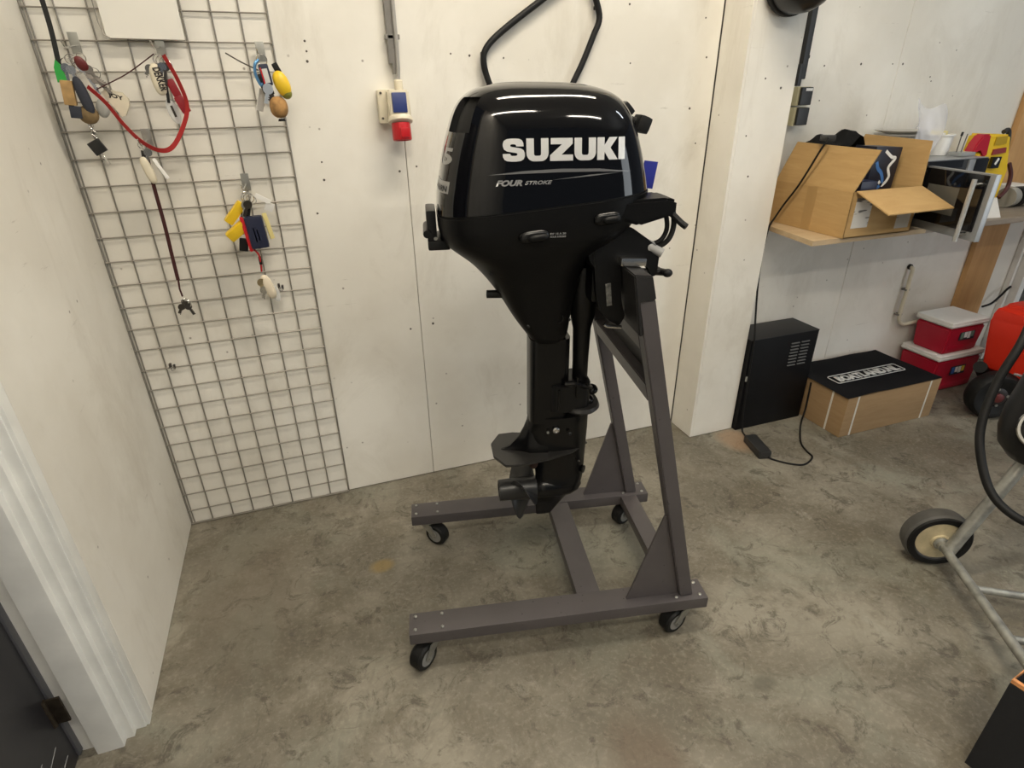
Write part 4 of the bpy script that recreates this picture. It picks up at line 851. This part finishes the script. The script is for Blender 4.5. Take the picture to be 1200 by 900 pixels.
def dbox(l0, l1, n0, n1, za, zb, bev=.001): 
    M = Matrix((dd, dn, Vector((0, 0, 1)))).transposed(); c = DH+dd*(l0+l1)/2+dn*(n0+n1)/2; return box(NB(), (c.x, c.y, (za+zb)/2), (l1-l0, n1-n0, zb-za), bev, M)
dr = obj('door', dbox(0, dL, -.022, 0, .990, 1.2275, .002), MWG, mw, o_)
def dsub(nm, bm, m): q = obj(nm, bm, m, dr, o_); return q
dsub('door_glass', dbox(.004, dL-.022, -.001, .004, 1.022, 1.222), MWB); dsub('viewing_window', dbox(.03, .18, .0035, .0046, 1.062, 1.165, .0003), mat('dim_window_mesh', (.10, .095, .08), .3))
def hp(l, z, n): p = DH+dd*l+dn*n; return (p.x, p.y, z)
dsub('handle', cyl(NB(), hp(.262, .985, .036), hp(.262, 1.208, .036), .0085, 14), mat('pale_brushed_metal', (.55, .55, .54), .35, metal=.6))
for z in (1.012, 1.19): dsub('handle_post', cyl(NB(), hp(.262, z, .002), hp(.262, z, .036), .007, 12), CHROME)
# things on the microwave
ZT = Z1+.0026
pk = thing('plate_stack', 'stack of white plates on the microwave behind the carton flap', 'plates', (2.50, 1.985, ZT)); o_ = (2.50, 1.985, ZT)
for k in range(7): obj('plate', lathe(NB(), [(.06, 0), (.100, .012), (.101, .014), (.06, .004), (.001, .003)], (2.50+.003*math.sin(k*2), 1.985, ZT+.0145*k), (0, 0, 1), 32), WHITE if k % 3 else mat('grey_plate', (.45, .43, .40), .5), pk, o_)
b = NB(); lathe(b, [(.048, 0), (.050, .002), (.056, .075), (.062, .078), (.062, .084), (.054, .084), (.047, .006), (.001, .006)], (2.655, 1.925, ZT), (0, 0, 1), 28, caps=False); tag(obj('white_tub', b, WHITE), 'round white tub on the microwave in front of the wall', 'tub')
b = NB(); lathe(b, [(.026, 0), (.030, .004), (.032, .02), (.032, .085), (.030, .088), (.001, .088)], (2.652, 1.925, ZT+.008), (0, 0, 1), 24); yc = obj('spray_can', b, mat('pale_yellow_can', (.72, .62, .28), .4)); tag(yc, 'pale yellow can standing in the white tub', 'can')
obj('can_band', lathe(NB(), [(.0325, 0), (.0325, .02)], (2.652, 1.925, ZT+.058), (0, 0, 1), 24), YEL, yc)
obj('can_figure', solid(mapbm(fit(textbm('7', 1, .06), 0, .03, 0, .045), lambda x, y: (2.625+x*.7, 1.8925-.0015, ZT+.045+y)), (0, .001, 0)), WHITE, yc)
CLP = mat('clear_plastic_film', (.80, .80, .84), .18, alpha=.50)
b = NB(); G = []
for i in range(9):
    row = []
    for j in range(9):
        s, t = i/8-.5, j/8; row.append(b.verts.new((2.485+.13*s+.05*t*s+.035*(t-.5), 1.845+.012*math.sin(5*s+4*t)+.02*t, ZT+.045+.15*t-.05*s+.02*math.sin(7*s))))
    G.append(row)
for i in range(8):
    for j in range(8): b.faces.new((G[i][j], G[i+1][j], G[i+1][j+1], G[i][j+1]))
bmesh.ops.solidify(b, geom=b.faces[:], thickness=.014)
tag(obj('plastic_bag', b, CLP, smooth=20), 'crumpled clear plastic bag leaning on the white plates', 'bag')
b = NB(); ell(b, (2.715, 2.040, ZT+.077), (.04, .04, .075)); tag(obj('plastic_bag', b, CLP), 'small clear plastic bag behind the white tub', 'bag')
gt = thing('glass_tray', 'low clear tray with two thin rods on the microwave', 'tray', (2.715, 1.85, ZT)); o_ = (2.715, 1.85, ZT)
obj('tray', box(NB(), (2.700, 1.835, ZT+.009), (.085, .06, .016), .004), mat('grey_clear_plastic', (.35, .37, .37), .2, alpha=.8), gt, o_)
for (xa, xb) in ((2.672, 2.688), (2.700, 2.722)): obj('rod', cyl(NB(), (xa, 1.84, ZT+.012), (xb, 1.85, ZT+.085), .0022, 8), DKM, gt, o_)
obj('rod_tip', cyl(NB(), (2.6865, 1.8495, ZT+.078), (2.690, 1.8505, ZT+.093), .0045, 8), RUB, gt, o_)
# yellow and red tool
tl = thing('battery_booster', 'yellow booster pack with red clamp standing on the worktop', 'booster pack', (3.0, 1.93, SZ)); o_ = (3.0, 1.93, SZ)
P = lambda a, bb, d: (a, d, bb)
b = NB(); prism(b, [(2.945, SZ+.001), (3.135, SZ+.001), (3.145, 1.16), (3.085, 1.315), (2.93, 1.322), (2.925, 1.20)], 1.90, 1.99, P); bmesh.ops.bevel(b, geom=b.edges[:], offset=.010, segments=3, affect='EDGES'); obj('body', b, YEL, tl, o_)
b = NB(); prism(b, [(2.985, 1.275), (3.06, 1.278), (3.055, 1.310), (2.985, 1.308)], 1.895, 1.9025, P); obj('upper_recess', b, mat('dark_yellow_recess', (.40, .26, .01), .5), tl, o_)
b = NB(); prism(b, [(2.99, 1.232), (3.075, 1.240), (3.07, 1.262), (2.99, 1.256)], 1.894, 1.9025, P); obj('label_band', b, mat('dark_red_label', (.25, .03, .03), .5), tl, o_)
b = NB(); box(b, (3.02, 1.893, 1.20), (.055, .016, .05), .004); obj('gauge', b, MWB, tl, o_)
obj('gauge_needle', box(NB(), (3.02, 1.884, 1.205), (.012, .002, .03), .0005, Matrix.Rotation(.5, 3, 'Y'), 1), WHITE, tl, o_)
b = NB(); prism(b, [(2.835, 1.225), (2.86, 1.29), (2.885, 1.322), (2.93, 1.322), (2.945, 1.23), (2.915, 1.225), (2.895, 1.262), (2.88, 1.262)], 1.885, 1.93, P); bmesh.ops.bevel(b, geom=b.edges[:], offset=.006, segments=2, affect='EDGES'); cl = obj('red_clamp', b, mat('glossy_red_plastic', (.42, .012, .03), .25), tl, o_)
b = NB(); prism(b, [(2.85, 1.10), (2.94, 1.10), (2.93, 1.235), (2.90, 1.25), (2.865, 1.235)], 1.892, 1.925, P); bmesh.ops.bevel(b, geom=b.edges[:], offset=.006, segments=2, affect='EDGES'); obj('clamp_jaw', b, YEL, tl, o_)
obj('side_handle', tube(NB(), [(3.07, 1.93, 1.325), (3.10, 1.93, 1.33), (3.125, 1.93, 1.27), (3.14, 1.93, 1.17)], .010, 10, 5), BLKP, tl, o_)
obj('lead', tube(NB(), [(3.135, 1.90, 1.19), (3.165, 1.895, 1.14), (3.165, 1.89, 1.08), (3.12, 1.885, 1.04)], .009, 10, 5), mat('dark_red_lead', (.06, .012, .012), .5), tl, o_)
# folded card, tape roll and white pad
b = NB(); prism(b, [(2.868, 1.775), (2.972, 1.757), (2.975, 1.765), (2.90, 1.81)], SZ+.0005, SZ+.0015, lambda a, bb, d: (a, bb, d))
b.free(); b = NB()
pts = [(2.866, 1.775, SZ+.0005), (2.970, 1.757, SZ+.0005), (2.945, 1.785, SZ+.085), (2.905, 1.790, SZ+.085)]; a_ = [b.verts.new(p) for p in pts]; c_ = [b.verts.new(Vector(p)+Vector((0, .002, 0))) for p in pts]
b.faces.new(a_); b.faces.new(c_[::-1])
for i in range(4): b.faces.new((a_[i], a_[(i+1) % 4], c_[(i+1) % 4], c_[i]))
pts = [(2.905, 1.793, SZ+.085), (2.945, 1.788, SZ+.085), (2.975, 1.825, SZ+.0005), (2.885, 1.835, SZ+.0005)]; a_ = [b.verts.new(p) for p in pts]; c_ = [b.verts.new(Vector(p)+Vector((0, .002, 0))) for p in pts]
b.faces.new(a_); b.faces.new(c_[::-1])
for i in range(4): b.faces.new((a_[i], a_[(i+1) % 4], c_[(i+1) % 4], c_[i]))
tag(obj('folded_card', b, mat('white_card', (.66, .64, .60), .6), smooth=0), 'folded white card standing at the front of the worktop', 'card')
tr_ = thing('tape_roll', 'black and clear roll of tape lying on the worktop', 'tape', (3.34, 1.90, SZ)); o_ = (3.34, 1.90, SZ)
for k, m_ in enumerate((mat('clear_tape', (.30, .29, .26), .25), RUB, mat('clear_tape', (.30, .29, .26), .25))):
    x = 3.245+.055*k; obj('roll', lathe(NB(), [(.028, 0), (.046, 0), (.046, .05), (.028, .05)], (x, 1.93, SZ+.0465), (1, .12, 0), 28), m_, tr_, o_)
b = NB(); box(b, (3.42, 2.02, SZ+.045), (.15, .10, .088), .004); tag(obj('white_box', b, WHITE), 'small white box behind the tape roll on the worktop', 'box')
# charger lead hanging from the carton, black brick on the floor
ch = thing('power_supply', 'black power brick on the floor with a cord hanging from the carton', 'power supply', (1.82, 1.77, 0)); o_ = (1.82, 1.77, 0)
obj('cord', tube(NB(), [(2.005, 1.90, 1.335), (1.985, 1.875, 1.33), (1.972, 1.885, 1.30), (1.968, 1.955, 1.16), (1.968, 2.02, 1.065), (1.955, 2.045, 1.005), (1.925, 2.03, .986), (1.888, 2.0, .965), (1.882, 2.0, .88), (1.878, 1.99, .74), (1.868, 1.955, .58), (1.862, 1.928, .46), (1.866, 1.927, .30), (1.872, 1.925, .12), (1.878, 1.915, .012), (1.862, 1.875, .006), (1.845, 1.845, .012)], .0042, 8, 6), RUB, ch, o_)
obj('plug', box(NB(), (2.008, 1.90, 1.335), (.055, .03, .022), .007, Matrix.Rotation(-.6, 3, 'Z')), BLKP, ch, o_)
obj('brick', box(NB(), (1.832, 1.757, .020), (.058, .155, .038), .008, Matrix.Rotation(R(-14), 3, 'Z')), BLKP, ch, o_)
obj('brick_label', box(NB(), (1.805, 1.752, .022), (.001, .05, .016), .0002, Matrix.Rotation(R(-14), 3, 'Z'), 1), mat('pale_label', (.55, .55, .53), .5), ch, o_)
obj('cord', tube(NB(), [(1.828, 1.683, .010), (1.845, 1.655, .005), (1.89, 1.605, .005), (1.945, 1.580, .005), (2.02, 1.612, .005), (2.035, 1.66, .005), (2.06, 1.72, .005), (2.13, 1.80, .005), (2.22, 1.885, .005), (2.262, 1.915, .06), (2.262, 1.92, .2)], .0042, 8, 6), RUB, ch, o_)

# ================================================================== on the floor along the wall
cb = thing('black_cabinet', 'black metal cabinet with two columns of louvres beside the column', 'cabinet', (2.055, 2.02, 0)); o_ = (2.055, 2.02, 0)
CAB = mat('black_powder_coat', (.004, .004, .005), .45, spec=.2, noise=.2, nscale=20)
obj('body', box(NB(), (2.053, 2.022, .239), (.398, .172, .477), .004), CAB, cb, o_)
obj('top_plate', box(NB(), (2.053, 2.022, .4785), (.400, .174, .003), .001), mat('dark_grey_top', (.014, .014, .016), .45, spec=.3), cb, o_)
for cx in (2.118, 2.178):
    for k in range(8): obj('louvre', box(NB(), (cx, 1.933, .430-.0165*k), (.048, .006, .0055), .001, Matrix.Rotation(.5, 3, 'X'), 1), mat('grey_louvre', (.12, .12, .12), .45), cb, o_)
obj('latch', box(NB(), (1.862, 1.931, .285), (.014, .006, .026), .002), ZINC, cb, o_)
# strapped carton with the printed mat on it
sc_ = thing('strapped_carton', 'low brown carton tied with white straps on the floor', 'carton', (2.57, 1.90, 0)); o_ = (2.57, 1.90, 0)
obj('box', box(NB(), (2.573, 1.896, .107), (.605, .385, .212), .003), CARDD, sc_, o_)
STRAP = mat('white_strap', (.66, .63, .56), .5)
for x in (2.335, 2.805):
    b = NB(); ribbon(b, [(x, 1.7025, .002), (x, 1.7025, .2135)], .010, .0012, (0, 1, 0), 1); obj('strap', b, STRAP, sc_, o_, 0)
b = NB(); ribbon(b, [(2.2695, 1.79, .002), (2.2695, 1.79, .2135)], .010, .0012, (1, 0, 0), 1); obj('strap', b, STRAP, sc_, o_, 0)
mt = thing('printed_mat', 'black mat with white framed lettering lying on the strapped carton', 'mat', (2.57, 1.90, .2145)); o_ = (2.57, 1.90, .2145)
b = NB(); G = []
for i in range(21):
    row = []
    for j in range(13):
        s, t = i/20, j/12; row.append(b.verts.new((2.262+.612*s, 1.700+.385*t, .2155+.003*math.sin(7*s+3*t)**2+.004*(1-min(1, t*6))*math.sin(5*s)**2)))
    G.append(row)
for i in range(20):
    for j in range(12): b.faces.new((G[i][j], G[i+1][j], G[i+1][j+1], G[i][j+1]))
bmesh.ops.solidify(b, geom=b.faces[:], thickness=-.004); ma = obj('pile', b, mat('black_mat_pile', (.007, .007, .010), .9, bump=.8, bscale=500), mt, o_)
MPR = mat('white_mat_print', (.62, .62, .60), .8, noise=.15, nscale=60)
b = fit(textbm('BOATLAND.NL', 1, .065, .12), 2.36, 2.765, 1.838, 1.893); mapbm(b, lambda x, y: (x, y, .2242)); obj('lettering', solid(b, (0, 0, .0008)), MPR, mt, o_, 0)
rr = [(2.345, 1.828), (2.775, 1.828), (2.782, 1.834), (2.782, 1.897), (2.775, 1.903), (2.345, 1.903), (2.338, 1.897), (2.338, 1.834)]
obj('printed_frame', tube(NB(), [(x, y, .2240) for x, y in rr], .0022, 6, close=True), MPR, mt, o_)
# coolers
COOLR = mat('cooler_red', (.42, .008, .030), .35)
def cooler(x0, x1, y0, y1, z0, z1, label, stickcols):
    t = thing('cool_box', label, 'cool box', ((x0+x1)/2, (y0+y1)/2, z0), 0, 'red and white cool boxes'); o = ((x0+x1)/2, (y0+y1)/2, z0); lid = .032
    b = NB(); ta = .014
    L = [[Vector((x, y, z)) for x, y in ((x0+q, y0+q), (x1-q, y0+q), (x1-q, y1-q), (x0+q, y1-q))] for z, q in ((z0+.0006, ta), (z1-lid-.006, .005))]
    loft(b, L); bmesh.ops.bevel(b, geom=b.edges[:], offset=.008, segments=3, affect='EDGES'); obj('tub', b, COOLR, t, o)
    b = NB(); box(b, ((x0+x1)/2, (y0+y1)/2, z1-lid/2), (x1-x0, y1-y0, lid), .009, seg=3); ld = obj('lid', b, WHITE, t, o)
    obj('lid_rim', box(NB(), ((x0+x1)/2, (y0+y1)/2, z1-lid*.62), (x1-x0+.004, y1-y0+.004, .006), .002), WHITE, ld, o).location = (0, 0, 0)
    b = NB(); box(b, ((x0+x1)/2+.01, y0+.0165, z0+.030), (x1-x0-.06, .012, .030), .004); obj('front_ledge', b, COOLR, t, o)
    xm = (x0+x1)/2+.01; zz = (z0+z1)/2+.008
    st = obj('sticker', box(NB(), (xm, y0+.0065, zz), (.115, .002, .052), .0004, Matrix.Rotation(-.055, 3, 'X'), 1), mat('dark_sticker', (.02, .02, .03), .4), t, o)
    for k, c in enumerate(stickcols): obj('sticker_patch', box(NB(), (xm-.037+.025*k, y0+.0052, zz+.003*(k % 2)), (.021, .0016, .036-.006*(k % 2)), .0003, Matrix.Rotation(-.055, 3, 'X'), 1), c, st, o)
    return t
SB = mat('sticker_blue', (.04, .12, .42), .4); SY = mat('sticker_yellow', (.62, .45, .04), .4); SW = mat('sticker_white', (.6, .6, .6), .4); SG = mat('sticker_green', (.12, .2, .16), .4)
cooler(3.085, 3.425, 1.868, 2.095, 0, .226, 'lower red cool box with white lid on the floor', (SB, SW, SW, SY))
cooler(3.100, 3.372, 1.872, 2.075, .2262, .412, 'upper red cool box with white lid stacked on another', (SG, SW, SW, SG))

# ================================================================== red machine, right edge
rm = thing('red_machine', 'red wheeled machine at the right edge in front of the dark doorway', 'machine', (3.35, 1.60, 0)); o_ = (3.35, 1.60, 0)
REDM = mat('orange_red_plastic', (.66, .030, .012), .35)
b = NB(); loft(b, [[Vector((x, y, z)) for x, y in ((x0, y0), (x1, y0), (x1, y1), (x0, y1))] for z, x0, x1, y0, y1 in ((.20, 3.205, 3.62, 1.48, 1.74), (.34, 3.195, 3.64, 1.475, 1.76), (.47, 3.185, 3.66, 1.47, 1.775), (.535, 3.20, 3.65, 1.50, 1.76), (.56, 3.26, 3.60, 1.54, 1.72))])
bmesh.ops.bevel(b, geom=b.edges[:], offset=.018, segments=3, affect='EDGES'); obj('housing', b, REDM, rm, o_)
for k in range(4): obj('rib', box(NB(), (3.25+.04*k, 1.468, .34), (.012, .016, .16), .004), REDM, rm, o_)
b = NB(); box(b, (3.40, 1.60, .155), (.42, .24, .09), .015); obj('chassis', b, RUB, rm, o_)
b = NB(); box(b, (3.255, 1.50, .185), (.05, .06, .07), .008); obj('red_lug', b, REDM, rm, o_)
for (x, y) in ((3.135, 1.60), (3.56, 1.44)):
    wv = Vector((x, y, .125)); ax = Vector((-.45, -.89, 0))
    wh = obj('wheel', lathe(NB(), [(.066, -.03), (.085, -.042), (.108, -.042), (.122, -.026), (.1245, -.008), (.1245, .008), (.122, .026), (.108, .042), (.085, .042), (.066, .03)], wv, ax, 36), RUB, rm, o_)
    q = obj('hub', lathe(NB(), [(.02, .034), (.035, .036), (.066, .022), (.068, -.022), (.03, -.03)], wv, ax, 28), mat('black_hub', (.02, .014, .014), .4), wh, o_)
    obj('hub_cap', lathe(NB(), [(.022, .03), (.024, .045), (.016, .05)], wv, ax, 18), mat('dull_red_hub', (.10, .012, .012), .5), wh, o_)
    fx, fy, fz = frame(ax)
    for a in (100, 190, 280, 370): c = wv+(fx*math.cos(R(a))+fy*math.sin(R(a)))*.045+fz*.031; obj('hub_bolt', lathe(NB(), [(.007, 0), (.007, .006)], c, ax, 8), ZINC, wh, o_)
b = NB(); tube(b, [(3.15, 1.56, .255), (3.20, 1.50, .245), (3.27, 1.44, .225)], .007, 8); obj('control_rod', b, CHROME, rm, o_)
b = NB(); tube(b, [(3.22, 1.72, .17), (3.16, 1.71, .22), (3.13, 1.70, .235)], .03, 12); obj('rear_guard', b, RUB, rm, o_)

# ================================================================== trolley, right foreground
HUBP = Vector((1.893, .952, .108)); AX = Vector((-.49, -.872, 0)).normalized()
tv = thing('motor_trolley', 'galvanised tube trolley with a cream wheel in the right foreground', 'trolley', (1.9, .9, 0)); o_ = (1.9, .9, 0)
wh = obj('tyre', lathe(NB(), [(.074, .004), (.078, .010), (.098, .010), (.106, .0), (.107, -.022), (.104, -.042), (.092, -.048), (.07, -.046), (.07, -.01)], HUBP, AX, 44, caps=False), mat('grey_tyre_rubber', (.075, .072, .066), .6, noise=.2, nscale=20), tv, o_)
obj('rim_disc', lathe(NB(), [(.076, .002), (.073, .006), (.030, .010), (.028, .016), (.001, .016)], HUBP, AX, 40, caps=False), mat('cream_rim', (.55, .47, .30), .5, noise=.2, nscale=30), tv, o_)
obj('tyre_edge', lathe(NB(), [(.076, .009), (.080, .013), (.096, .013), (.101, .008)], HUBP, AX, 44, caps=False), RUB, tv, o_)
obj('hub', lathe(NB(), [(.024, .01), (.024, .022), (.018, .026), (.018, .04)], HUBP, AX, 24), GALV, tv, o_)
obj('axle', cyl(NB(), HUBP+AX*.02, HUBP+AX*.545, .0145, 14), GALV, tv, o_)
obj('leg', cyl(NB(), HUBP+AX*.05+Vector((.01, -.005, .0)), (2.048, .885, .462), .0195, 16), GALV, tv, o_)
obj('cross_tube', cyl(NB(), (1.795, .765, .098), (2.25, .46, .10), .012, 12), GALV, tv, o_)
obj('cross_tube', cyl(NB(), (1.70, .60, .10), (2.15, .30, .10), .012, 12), GALV, tv, o_)
# dark motor on the trolley, mostly outside the frame, with a silver edged badge
en = thing('covered_motor', 'black motor with silver rimmed badge on the galvanised trolley', 'motor', (2.12, .80, .46)); o_ = (2.12, .80, .46)
b = NB(); loft(b, [[Vector((cx+rx*math.cos(2*PI*k/32), cy+ry*math.sin(2*PI*k/32), z)) for k in range(32)] for z, cx, cy, rx, ry in ((.445, 2.06, .875, .035, .04), (.455, 2.055, .875, .070, .075), (.49, 2.055, .88, .100, .10), (.54, 2.058, .88, .116, .115), (.60, 2.065, .88, .118, .12), (.66, 2.08, .885, .108, .115), (.74, 2.11, .89, .105, .115), (.82, 2.14, .90, .112, .12), (.88, 2.16, .905, .10, .11), (.91, 2.165, .905, .06, .07))]); obj('cowl', b, mat('black_motor_cowl', (.010, .010, .011), .4, spec=.3), en, o_)
bn = Vector((-.84, -.40, .28)).normalized(); bx_, by_, bz_ = frame(bn); BC = Vector((1.962, .838, .600))
b = NB(); lathe(b, [(.062, -.03), (.068, -.004), (.064, .004), (.057, .004), (.055, -.01)], BC, bn, 36); bd_ = obj('badge_rim', b, CHROME, en, o_)
b = NB(); lathe(b, [(.055, -.03), (.055, .001), (.001, .001)], BC, bn, 32); obj('badge', b, MATTE, en, o_)
for k in range(3):
    c = BC+bn*.003+by_*(.018-.018*k); b = NB(); box(b, c, (.046, .009, .002), .0005, Matrix((bx_, by_, bn)).transposed()@Matrix.Rotation(.4, 3, 'Z'), 1); obj('badge_stripe', b, SILVER, en, o_)
obj('tiller', tube(NB(), [(2.17, .90, .84), (2.30, .84, .88), (2.48, .75, .90)], [.022, .018, .02], 12), RUB, en, o_)
obj('bolt', lathe(NB(), [(.006, 0), (.006, .004)], (1.967, .81, .50), (-.85, -.45, -.2), 8), ZINC, en, o_)
tag(obj('black_hose', tube(NB(), [(2.20, 1.12, 1.02), (2.08, 1.045, .93), (1.985, .995, .825), (1.925, .985, .695), (1.88, .958, .567), (1.856, .91, .476), (1.845, .845, .398), (1.853, .775, .363), (1.885, .72, .36), (1.96, .67, .40)], .0125, 14, 6), RUB), 'thick black hose curving in front of the galvanised trolley', 'hose')
# open black bin, bottom right corner
bn_ = thing('black_bin', 'open black bin with a worn orange rim in the bottom right corner', 'bin', (1.40, .33, 0)); o_ = (1.40, .33, 0)
BIN = mat('black_bin_felt', (.008, .009, .012), .8, bump=.5, bscale=300); ORG = mat('worn_orange_rim', (.55, .24, .09), .5, noise=.5, nscale=40)
def sq(q, z): return [Vector((x, y, z)) for x, y in ((1.335+q, .432), (1.385, .185+q), (1.62-q, .245), (1.575, .468-q))]
b = NB(); loft(b, [sq(0, .001), sq(0, .30), sq(.012, .301), sq(.012, .02)], True, True); obj('shell', b, BIN, bn_, o_, 0)
b = NB(); loft(b, [sq(.001, .302), sq(.001, .312), sq(.011, .312), sq(.011, .302)], False, False); obj('rim', b, ORG, bn_, o_, 0)
